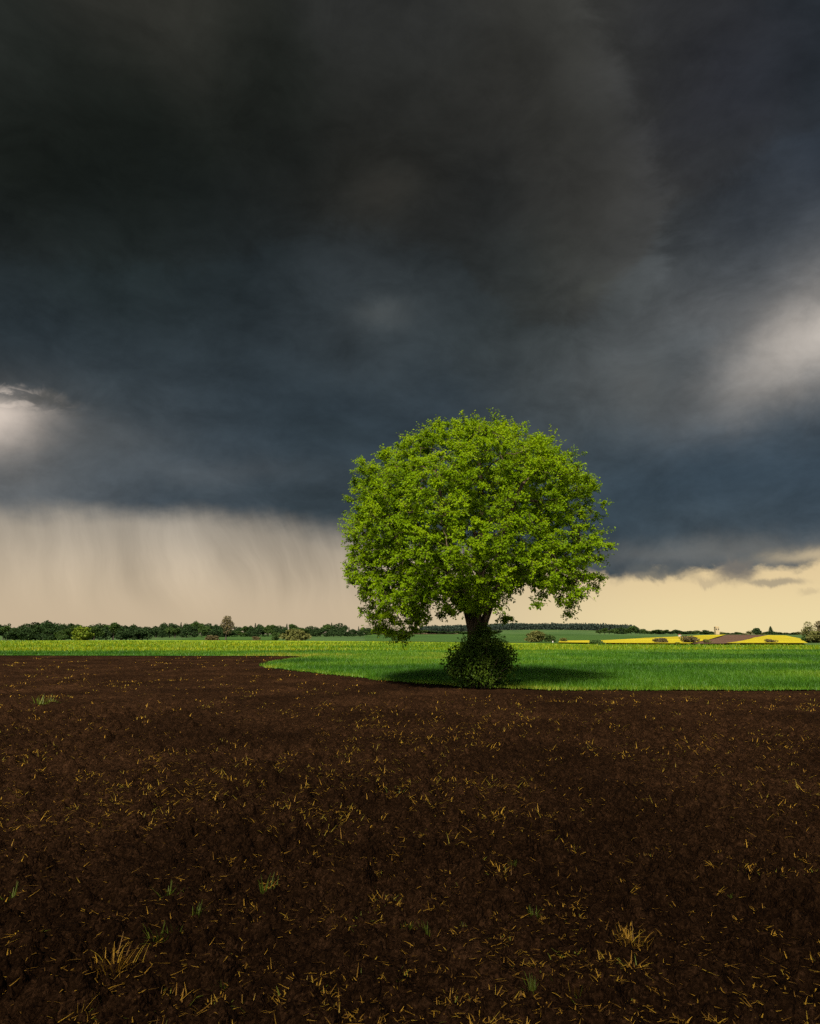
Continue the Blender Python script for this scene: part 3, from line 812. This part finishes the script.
V, F = tri_blades(np.stack([xx, yy, np.full(len(xx), 0.0)], -1), hh, ww, r_)
tn = np.clip(0.42 + (fbm(xx * 0.10, yy * 0.14, 15, 4) - 0.5) * 1.5 + r_.normal(0, 0.08, len(xx)) + (0.25 + 0.5 * fbm(xx * 0.8, yy, 67, 2)) * np.exp(-d / 0.5), 0, 1)
M_blade = leaf_mat('crop_blade', [(0.018, 0.060, 0.003), (0.042, 0.118, 0.005), (0.090, 0.170, 0.007), (0.20, 0.20, 0.015)], 0.35, 0.5, 0.2)
o = mesh_obj('crop_grass', V, F, M_blade, tint=np.repeat(tn, 3)); o['kind'] = 'stuff'; o['label'] = 'low bright green crop blades covering the field beyond the soil'
# meadow flowers and tall grass further back
n = 60000
yy = 1 / r_.uniform(1 / 190.0, 1 / 64.0, n); xx = r_.uniform(-1, 1, n) * (0.66 * yy + 4)
ok = (yy > np.interp(xx, FAR[:, 0], FAR[:, 1])) & (yy < np.interp(xx, [-120, 0, 25, 60, 120], [185, 150, 115, 108, 106])); xx, yy = xx[ok], yy[ok]
V, F = tri_blades(np.stack([xx, yy, terrain(xx, yy)], -1), r_.uniform(0.15, 0.40, len(xx)), 0.0014 * yy, r_)
tn = np.clip(0.35 + 1.1 * (fbm(xx * 0.05, yy * 0.10, 25, 3) - 0.45) + r_.normal(0, 0.2, len(xx)), 0, 1)
M_mead = leaf_mat('meadow_blade', [(0.035, 0.095, 0.003), (0.085, 0.145, 0.004), (0.15, 0.185, 0.005), (0.26, 0.24, 0.006)], 0.3, 0.5, 0.15)
o = mesh_obj('meadow_grass', V, F, M_mead, tint=np.repeat(tn, 3)); o['kind'] = 'stuff'; o['label'] = 'yellow green flowering grass of the strip beyond the crop'

# ------------------------------------------------------------------ straw on the soil
M_straw = leaf_mat('dry_straw', [(0.075, 0.034, 0.006), (0.23, 0.110, 0.012), (0.46, 0.245, 0.022), (0.12, 0.13, 0.011)], 0.2, 0.6, 0.2, (1.1, 1.0, 0.7))
M_weed = leaf_mat('green_weed', [(0.05, 0.07, 0.006), (0.085, 0.11, 0.008), (0.15, 0.165, 0.012)], 0.3, 0.5, 0.2)
def on_soil(xx, yy): return ~inside(CROP_POLY, xx, yy)
n = 17000
yy = 1 / r_.uniform(1 / 34.0 ** 0.8, 1 / 2.8 ** 0.8, n) ** 1.25; xx = r_.uniform(-1, 1, n) * (0.66 * yy + 3.0)
dens = fbm(xx * 0.8, yy * 0.8, 33, 3)
ok = on_soil(xx, yy) & (r_.uniform(0, 1, n) < np.clip((dens - 0.33) * 3.2, 0.08, 1)); xx, yy = xx[ok], yy[ok]
zz = soil_z(xx, yy); n = len(xx)
V, F = ribbons(np.stack([xx, yy, zz + 0.006], -1), r_.uniform(0, 6.28, n), np.clip(r_.normal(1.45, 0.15, n), 1.1, 1.57), r_.gamma(2.6, 0.0125, n) + 0.010, r_.uniform(0.004, 0.009, n) * np.clip(yy / 7, 1, 2.2), r_.normal(0.0, 0.22, n), 3)
o = mesh_obj('straw_litter', V, F, M_straw, tint=np.repeat(np.clip(r_.normal(0.40, 0.22, n), 0, 0.8), 8)); o['kind'] = 'stuff'; o['label'] = 'short pieces of dry straw scattered over the dark soil'

def tuft_mesh(name, mat, seed, nb, Lm, spread, green=0.0, lean=1.1):
    q = np.random.default_rng(seed)
    P = np.concatenate([q.normal(0, spread * 0.75, (nb, 2)), np.full((nb, 1), -0.012)], 1)
    az_ = np.arctan2(P[:, 1], P[:, 0]) + q.normal(0, 0.7, nb)
    V, F = ribbons(P, az_, np.abs(q.normal(lean, 0.33, nb)), q.uniform(0.3, 1.05, nb) * Lm, q.uniform(0.0048, 0.0095, nb), q.normal(0.35, 0.3, nb), 3)
    t = np.clip(q.normal(0.48, 0.2, nb), 0, 0.82); t = np.where(q.uniform(0, 1, nb) < green, 1.0, t)
    return mesh_obj(name, V, F, mat, tint=np.repeat(t, 8), link=False)
dry = [tuft_mesh('straw_tuft', M_straw, 100 + k_, nb, Lm * 0.62, sp_, gr_) for k_, (nb, Lm, sp_, gr_) in enumerate(
    [(14, 0.09, 0.030, 0), (20, 0.11, 0.045, 0.05), (9, 0.12, 0.025, 0), (28, 0.10, 0.060, 0.1), (12, 0.07, 0.05, 0), (24, 0.13, 0.04, 0.15), (7, 0.14, 0.02, 0.0), (34, 0.09, 0.08, 0.1)])]
big = [tuft_mesh('straw_tuft', M_straw, 200 + k_, nb, Lm, sp_, gr_, 0.6) for k_, (nb, Lm, sp_, gr_) in enumerate([(70, 0.15, 0.075, 0.03), (60, 0.14, 0.07, 0.02), (26, 0.14, 0.05, 0.35)])]
weed = [tuft_mesh('green_weed', M_weed, 300 + k_, nb, Lm * 1.1, sp_, 0.0, 0.5) for k_, (nb, Lm, sp_) in enumerate([(30, 0.11, 0.035), (22, 0.10, 0.03), (46, 0.12, 0.09)])]
TUFTS = []
def put_tuft(src, x, y, sc, label, group, cat, rz=None):
    o_ = src.copy(); COL.objects.link(o_)
    o_.location = (x, y, float(soil_z(np.array([x]), np.array([y]))[0])); o_.rotation_euler = (0, 0, random.uniform(0, 6.28) if rz is None else rz)
    o_.scale = (sc, sc, sc * random.uniform(0.8, 1.15))
    o_['label'] = label; o_['category'] = cat
    if group: o_['group'] = group
    TUFTS.append((x, y)); return o_
def soil_px(px, py): q = ray(px, py); t = -EYE / q.z; return q.x * t, q.y * t
HERO = [
 (big[0], 113, 966, 0.95, 'largest fan of dry straw stubble, standing in the near left soil', 'tuft'),
 (big[1], 628, 948, 0.85, 'large spiky yellow straw tuft in the near soil right of centre', 'tuft'),
 (big[2], 573, 985, 1.0, 'straw tuft with green blades mixed in, close to the bottom edge of the soil', 'tuft'),
 (big[2], 78, 1008, 0.95, 'thin leaning yellow-green tuft in the nearest soil at the lower left', 'tuft'),
 (weed[0], 158, 934, 0.95, 'bright green grass weed, left one of a close pair in the near soil', 'weed'),
 (weed[1], 175, 932, 1.1, 'taller green grass weed, right one of a close pair in the near soil', 'weed'),
 (weed[1], 197, 912, 0.8, 'small green weed just behind the close pair of grass weeds', 'weed'),
 (weed[0], 168, 893, 1.0, 'olive green weed tuft behind the pair of grass weeds', 'weed'),
 (weed[1], 265, 899, 1.0, 'yellow-green upright weed with straw round it in the left soil', 'weed'),
 (weed[2], 38, 703, 2.4, 'low green weed patch in the far left soil, wider of two neighbours', 'weed'),
 (weed[2], 52, 702, 1.5, 'smaller green weed beside the wide weed patch far left', 'weed'),
 (weed[2], 392, 796, 1.3, 'green-tinged weed clump in the middle of the soil', 'weed'),
 (weed[0], 12, 898, 1.1, 'yellow-green weed tuft at the left margin of the soil', 'weed'),
]
for src, px, py, sc, lab, cat in HERO:
    x, y = soil_px(px, py); put_tuft(src, x, y, sc, lab, None, cat)
cand = []
r_ = np.random.default_rng(19)
while len(cand) < 2400:
    y = math.exp(r_.uniform(math.log(3.3), math.log(58.0)))
    x = r_.uniform(-1, 1) * (0.63 * y + 0.3)
    if y < 7 and r_.uniform() < 0.55: continue
    f = float(fbm(np.array([x * 0.35]), np.array([y * 0.35]), 55, 3)[0])
    if r_.uniform() < max(0.06, (f - 0.36) * 3.2): cand.append((x, y))
cand = np.array(cand); cand = cand[on_soil(cand[:, 0], cand[:, 1])]
# thin: nothing closer than a hand's width
order = np.argsort(cand[:, 1]); cand = cand[order]
near, far = cand[:285], cand[285:]
for x, y in near:
    k_ = random.randrange(len(dry)); green = random.random() < 0.05
    sc = random.uniform(0.6, 1.15) * (1 + min(max(0, y - 6) * 0.02, 0.3))
    if green: put_tuft(weed[random.randrange(2)], x, y, sc * 0.7, 'small green weed sprouting alone from the bare dark soil', 'small green weeds in the soil', 'weed')
    else: put_tuft(dry[k_], x, y, sc, 'small tuft of dry straw stubble in the bare dark soil', 'small straw tufts in the soil', 'tuft')
# the rest of the tufts, further off, too many and too small to tell apart
VV, FF, TT = [], [], []; nv = 0
for x, y in far:
    q = np.random.default_rng(int(x * 1000 + 500000) + int(y * 77)); nb = 12; sc = q.uniform(0.8, 1.7)
    P = np.concatenate([q.normal(0, 0.06 * sc, (nb, 2)) + (x, y), np.full((nb, 1), 0)], 1)
    P[:, 2] = soil_z(P[:, 0], P[:, 1]) - 0.01
    V, F = ribbons(P, q.uniform(0, 6.28, nb), np.abs(q.normal(1.15, 0.3, nb)), q.uniform(0.035, 0.09, nb) * sc, np.full(nb, 0.008) * max(1, y / 12), q.normal(0.6, 0.4, nb), 3)
    VV.append(V); FF.append(F + nv); nv += len(V); TT.append(np.repeat(np.clip(q.normal(0.68, 0.16, nb) + q.normal(0, 0.12), 0, 0.9), 8))
o = mesh_obj('stubble', np.concatenate(VV), np.concatenate(FF), M_straw, tint=np.concatenate(TT)); o['kind'] = 'stuff'; o['label'] = 'distant straw stubble speckling the far part of the soil'

# ------------------------------------------------------------------ distant trees and bushes
def far_crown(seed, h, w, kind):
    """crown of leaf clumps, real depth; kind: round, cone, loose"""
    q = np.random.default_rng(seed); P = []
    if kind == 'cone':
        n_ = 1000; t = q.uniform(0.08, 1, n_) ; r0 = (1 - t) ** 0.8 * w / 2 * (0.8 + 0.25 * np.sin(t * 40)); a = q.uniform(0, 6.28, n_); f = q.uniform(0.4, 1, n_)
        P = np.stack([r0 * f * np.cos(a), r0 * f * np.sin(a), t * h], -1)
    else:
        lobes = 9 if kind == 'round' else 13
        for k_ in range(lobes):
            a = q.uniform(0, 6.28); rr_ = q.uniform(0.1, 0.62) * w / 2; zc = h * q.uniform(0.22 if kind == 'round' else 0.34, 0.80); 
            m_ = 190 if kind == 'round' else 70; rad_ = q.uniform(0.20, 0.30) * w * (1.15 - 0.35 * zc / h)
            d_ = rand_unit(m_, q); P.append(np.array([rr_ * math.cos(a), rr_ * math.sin(a), zc]) + d_ * rad_ * q.uniform(0.55, 1, (m_, 1)) ** 0.5 * np.array([1, 1, h / w * 0.75 if h / w < 1.6 else 1.1]))
        P = np.concatenate(P); P[:, 2] = np.clip(P[:, 2], h * 0.06, h)
    O = P - np.array([0, 0, h * 0.5]); O /= np.linalg.norm(O, axis=1, keepdims=True) + 1e-9
    n_ = len(P); size = 0.08 * w if kind != 'loose' else 0.075 * w
    L = q.uniform(0.7, 1.4, n_) * size
    V, F = leaf_cards(P, O * 0.6 + np.array([0, 0, 0.5]) + rand_unit(n_, q) * 0.6, O * 0.5 + rand_unit(n_, q), L, L * 0.8)
    return V, F, np.repeat(np.clip(q.normal(0.5, 0.25, n_), 0, 1), 4)
FM = {
 'dark': leaf_mat('wood_leaf', [(0.012, 0.026, 0.008), (0.021, 0.042, 0.012), (0.036, 0.062, 0.016)], 0.15, 0.7, 0.1),
 'mid': leaf_mat('copse_leaf', [(0.022, 0.045, 0.010), (0.038, 0.068, 0.014), (0.06, 0.09, 0.02)], 0.2, 0.7, 0.1),
 'olive': leaf_mat('olive_leaf', [(0.055, 0.062, 0.016), (0.085, 0.088, 0.022), (0.12, 0.115, 0.03)], 0.2, 0.7, 0.1),
 'lime': leaf_mat('lime_leaf', [(0.055, 0.09, 0.008), (0.10, 0.14, 0.012), (0.17, 0.19, 0.016)], 0.25, 0.7, 0.1),
 'brown': leaf_mat('brown_leaf', [(0.05, 0.042, 0.018), (0.085, 0.068, 0.028), (0.12, 0.095, 0.04)], 0.15, 0.7, 0.1),
}
M_fbark = bark_mat('far_bark', [(0.03, 0.024, 0.018), (0.07, 0.055, 0.04)], 2.0)
def far_tree(label, cat, kind, mat, h, w, seed, group=None, name='distant_tree'):
    t = thing(name, label, cat, (0, 0, 0), group)
    V, F, T = far_crown(seed, h, w, kind); mesh_obj('crown', V, F, FM[mat], t, tint=T)
    q = np.random.default_rng(seed)
    A = [(0, 0, -0.4)]; B = [(0, 0, h * 0.55)]; ra = [0.03 * h + 0.03]; rb = [0.012 * h]
    for k_ in range(5):
        a = q.uniform(0, 6.28); z0 = h * q.uniform(0.22, 0.5); A.append((0, 0, z0)); B.append((w * 0.3 * math.cos(a), w * 0.3 * math.sin(a), z0 + h * 0.28)); ra.append(0.014 * h); rb.append(0.006 * h)
    V, F = frustums(A, B, ra, rb, 6); mesh_obj('trunk', V, F, M_fbark, t)
    return t
def place(t, px, Y, rz=None, sc=1.0):
    d_ = ray(px, 634); x = d_.x / d_.y * Y
    t.location = (x, Y, float(terrain(x, Y)) - 0.1); t.rotation_euler = (0, 0, random.uniform(0, 6.28) if rz is None else rz)
    t.scale = (sc, sc, sc) if not hasattr(sc, '__len__') else sc
    return t
def h_for(px, top_py, Y):
    d_ = ray(px, top_py); x = ray(px, 634).x / ray(px, 634).y * Y
    return EYE + d_.z / d_.y * Y - float(terrain(x, Y))

# belts of wood: (label, group, prototypes, px range, top profile, depth, step px)
protos = {}
def proto(kind, mat, seed):
    k_ = (kind, mat, seed)
    if k_ not in protos: protos[k_] = far_tree('x', 'tree', kind, mat, 10.0, 9.0 if kind == 'round' else 8.0 if kind == 'loose' else 5.0, seed)
    return protos[k_]
used = set()
def belt(label, group, kinds, x0, x1, tops, Y0, Y1, step):
    tp = np.array(tops); x = x0; global used
    n_ = 0
    while x < x1:
        Yd = random.uniform(Y0, Y1); top = np.interp(x, tp[:, 0], tp[:, 1]) + random.uniform(-1.0, 3.0)
        kd = random.choice(kinds); p = proto(*kd)
        h = max(2.5, h_for(x, top - 0.3, Yd)); sw = random.uniform(0.95, 1.35) * max(h * 0.95, step * Yd / FPX * 1.9)
        if p in used: t = dup(p)
        else: t = p; used.add(p)
        t['label'] = label; t['group'] = group; t['category'] = 'tree'
        s_ = (sw / 10.0, sw / 10.0, h / 10.0)
        if kd[0] == 'cone': s_ = (h / 10 * 1.0, h / 10 * 1.0, h / 10)
        place(t, x, Yd, None, s_); n_ += 1
        x += step * random.uniform(0.7, 1.3)
    return n_
DK = [('round', 'dark', 1), ('round', 'dark', 2), ('round', 'dark', 3), ('round', 'mid', 4)]
CN = [('cone', 'dark', 11), ('cone', 'dark', 12)]
TOPL = [(-60, 624), (0, 624), (9, 621.5), (15, 624), (25, 621.5), (40, 619.5), (52, 621.5), (60, 622.5), (72, 621.5), (85, 625), (95, 623), (108, 620.5), (118, 619.5), (124, 623), (140, 625), (150, 624)]
belt('broadleaf tree in the dark wood along the far left edge of the meadow', 'trees of the left wood', DK, -60, 150, TOPL, 235, 255, 7.5)
belt('broadleaf tree in the dark wood along the far left edge of the meadow', 'trees of the left wood', DK, -58, 150, [(a, b + 2.5) for a, b in TOPL], 222, 232, 9)
TOPM = [(130, 625), (150, 624.5), (165, 622.5), (178, 623.5), (190, 621.5), (210, 622), (222, 625), (240, 625.5), (262, 624), (272, 625), (285, 622.5), (305, 624), (320, 625.5), (330, 624), (338, 621), (350, 626), (372, 628)]
belt('dark tree in the wood behind the pale tree and the green slope', 'trees of the middle wood', DK + DK + CN, 135, 372, TOPM, 330, 350, 5.0)
belt('dark tree in the wood behind the pale tree and the green slope', 'trees of the middle wood', DK, 138, 370, [(a, b + 3) for a, b in TOPM], 305, 322, 6.0)
belt('low dark tree of the distant hedge line behind the lone tree', 'trees of the distant hedge line', DK, 374, 500, [(370, 629), (430, 630), (460, 629), (500, 630)], 470, 500, 6.5)
belt('green tree in the dense copse behind the left end of the rapeseed', 'trees of the rapeseed copse', DK + [('round', 'mid', 5)], 600, 648, [(598, 629.5), (606, 628.5), (620, 628), (632, 626), (638, 625.5), (648, 628)], 440, 470, 5.5)
belt('low bushy tree in the row above the left rapeseed field', 'trees above the rapeseed', DK + [('round', 'mid', 5)], 651, 716, [(650, 630), (680, 630), (700, 629.5), (716, 628.5)], 480, 520, 5.5)
belt('small tree on the skyline above the brown ploughed field', 'trees on the right skyline', DK + [('loose', 'olive', 21)], 722, 803, [(722, 632), (740, 632), (750, 631), (756, 628.5), (762, 631), (780, 630.5), (790, 631.5), (803, 630)], 600, 680, 5.5)

def single(label, cat, kind, mat, seed, px, top, Y, wpx, name='distant_tree', group=None):
    h = h_for(px, top, Y); w = wpx * Y / FPX
    t = far_tree(label, cat, kind, mat, h, w, seed, group, name); place(t, px, Y, 0.0); return t
single('pale half-bare tree standing taller than the wood at left', 'tree', 'loose', 'brown', 31, 226, 613.5, 205, 17)
single('bright yellow-green bush in front of the dark left wood', 'bush', 'round', 'lime', 32, 81, 626.5, 200, 23, 'bush')
single('small dull green bush just left of the bright yellow-green bush', 'bush', 'round', 'mid', 33, 62, 630, 208, 12, 'bush')
single('round olive bush on the meadow edge right of the pale tree', 'bush', 'round', 'olive', 34, 294, 628.5, 195, 29, 'bush')
single('small low green bush left of the round olive bush', 'bush', 'round', 'mid', 35, 276, 632, 200, 11, 'bush')
single('flat brownish bush at the far end of the meadow under the pale tree', 'bush', 'round', 'brown', 36, 212, 635.5, 195, 15, 'bush')
single('tiny brown bush between the pale tree and the olive bush', 'bush', 'round', 'brown', 37, 257, 636.5, 190, 10, 'bush')
single('large olive bush right of the lone tree trunk', 'bush', 'round', 'olive', 38, 535, 630.5, 150, 22, 'bush')
single('darker green bush leaning on the large olive bush', 'bush', 'round', 'mid', 39, 551, 633.5, 152, 15, 'bush')
single('thin pale bush at the right end of the olive bushes', 'bush', 'loose', 'olive', 40, 563, 637, 150, 9, 'bush')
single('low dark mound of a bush in front of the rapeseed left tip', 'bush', 'round', 'mid', 41, 596, 640, 116, 17, 'bush')
single('brown twiggy bush before the left rapeseed, smaller one', 'bush', 'loose', 'brown', 42, 661, 637.5, 128, 17, 'bush')
single('wide brown twiggy bush before the left rapeseed field', 'bush', 'loose', 'brown', 43, 690, 635, 130, 19, 'bush')
single('brown twiggy bush at the boundary of rapeseed and ploughed field', 'bush', 'loose', 'olive', 44, 707, 638.5, 128, 9, 'bush')
single('brown bush in front of the right rapeseed field', 'bush', 'loose', 'brown', 45, 770, 638.5, 125, 12, 'bush')
single('tiny green bush at the foot of the left rapeseed field', 'bush', 'round', 'mid', 46, 677, 641.5, 121, 7, 'bush')
single('dark pointed conifer on the skyline above the right rapeseed', 'tree', 'cone', 'dark', 47, 771, 626.5, 560, 8)
single('rounded dark tree on the skyline above the ploughed field', 'tree', 'round', 'dark', 48, 757, 627.5, 560, 10)
single('tall olive tree at the right end of the rapeseed', 'tree', 'loose', 'olive', 49, 809, 620.5, 170, 14)
single('brownish tall tree behind the olive tree at the right margin', 'tree', 'loose', 'brown', 50, 821, 619.5, 180, 15)
single('dense green bush under the tall olive trees at the right margin', 'bush', 'round', 'olive', 51, 815, 629, 158, 22, 'bush')
single('low green bush at the left foot of the right margin trees', 'bush', 'round', 'mid', 52, 804, 635, 160, 9, 'bush')
single('single taller round tree at the far left end of the wood', 'tree', 'round', 'dark', 53, 8, 620.5, 262, 7)

# the far ridge wood: one dark mass
q = np.random.default_rng(77); n_ = 15000
yy = q.uniform(930, 1030, n_); xx = ray(0, 634).x * 0 + (q.uniform(420, 625, n_) - 410) / FPX / cp * yy
tp = 9.0 * (0.75 + 0.35 * fbm(xx * 0.03, yy * 0.03, 5, 3)); zz = terrain(xx, yy) - 1 + q.uniform(0, 1, n_) ** 0.6 * (tp)
P = np.stack([xx, yy, zz], -1); L = q.uniform(1.6, 3.2, n_)
V, F = leaf_cards(P, rand_unit(n_, q) * 0.7 + np.array([0, -0.3, 0.5]), rand_unit(n_, q), L, L * 0.8)
M_ridge = leaf_mat('ridge_leaf', [(0.014, 0.022, 0.016), (0.022, 0.032, 0.024), (0.032, 0.044, 0.030)], 0.1, 0.8, 0.05)
o = mesh_obj('ridge_forest', V, F, M_ridge, tint=np.repeat(q.uniform(0, 1, n_), 4)); o['kind'] = 'stuff'; o['label'] = 'dark conifer forest covering the low ridge on the horizon'

# ------------------------------------------------------------------ small built things far off
def flat_mat(name, c, rough=0.7):
    m, g, b = mat_new(name); n_ = g.noise(obj_co(g), 2.0, 4, 0.6)[0]
    g.put(b.inputs['Base Color'], g.ramp(n_, [(0.3, tuple(v * 0.8 for v in c)), (0.7, c)])); b.inputs['Roughness'].default_value = rough; return m
M_white = flat_mat('white_render', (0.62, 0.58, 0.50)); M_tile = flat_mat('red_tile', (0.22, 0.10, 0.06)); M_win = flat_mat('dark_glass', (0.03, 0.035, 0.04), 0.2)
M_sand = flat_mat('sand_render', (0.34, 0.26, 0.14))
def boxes(name, L, mat, parent):
    bm = bmesh.new()
    for (x0, y0, z0, x1, y1, z1) in L:
        r = bmesh.ops.create_cube(bm, size=1.0)
        bmesh.ops.scale(bm, vec=(x1 - x0, y1 - y0, z1 - z0), verts=r['verts']); bmesh.ops.translate(bm, vec=((x0 + x1) / 2, (y0 + y1) / 2, (z0 + z1) / 2), verts=r['verts'])
    bmesh.ops.bevel(bm, geom=bm.edges[:], offset=0.03, segments=1, affect='EDGES')
    me = bpy.data.meshes.new(name); bm.to_mesh(me); bm.free(); me.materials.append(mat)
    o = bpy.data.objects.new(name, me); COL.objects.link(o); o.parent = parent; return o
def roof(name, w, d, z0, h, mat, parent, hip=False):
    e_ = 0.3; k_ = w * 0.35 if hip else 0
    V = [(-w / 2 - e_, -d / 2 - e_, z0), (w / 2 + e_, -d / 2 - e_, z0), (w / 2 + e_, d / 2 + e_, z0), (-w / 2 - e_, d / 2 + e_, z0), (-w / 2 - e_ + k_, 0, z0 + h), (w / 2 + e_ - k_, 0, z0 + h)]
    me = bpy.data.meshes.new(name); me.from_pydata(V, [], [(0, 1, 5, 4), (2, 3, 4, 5), (1, 2, 5), (3, 0, 4), (3, 2, 1, 0)]); me.materials.append(mat)
    o = bpy.data.objects.new(name, me); COL.objects.link(o); o.parent = parent; return o
t = thing('tower', 'small sandy tower rising above the trees between the rapeseed and ploughed field', 'tower')
hT = h_for(717, 626.0, 472)
boxes('wall', [(-1.25, -1.25, -0.5, 1.25, 1.25, hT - 0.5)], M_sand, t); roof('roof', 2.2, 2.2, hT - 0.5, 0.5, M_sand, t, True)
for x in (-0.7, 0.7): boxes('window', [(x - 0.35, -1.31, hT - 2.6, x + 0.35, -1.21, hT - 1.6)], M_win, t)
place(t, 717, 472, 0.0)
t = thing('hut', 'tiny white hut at the upper edge of the left rapeseed field', 'hut')
boxes('wall', [(-1.6, -1.2, -0.3, 1.6, 1.2, 1.9)], M_white, t); roof('roof', 3.2, 2.4, 1.9, 1.0, M_tile, t); boxes('door', [(-0.5, -1.26, 0, 0.5, -1.17, 1.6)], M_win, t)
place(t, 679.5, 290, 0.2, 0.3)
t = thing('marker_post', 'short white marker post beside the dark green bush', 'post')
boxes('post', [(-0.08, -0.08, -0.2, 0.08, 0.08, 0.5)], M_white, t); boxes('cap', [(-0.1, -0.1, 0.503, 0.1, 0.1, 0.56)], M_tile, t)
place(t, 552.5, 140, 0.0)
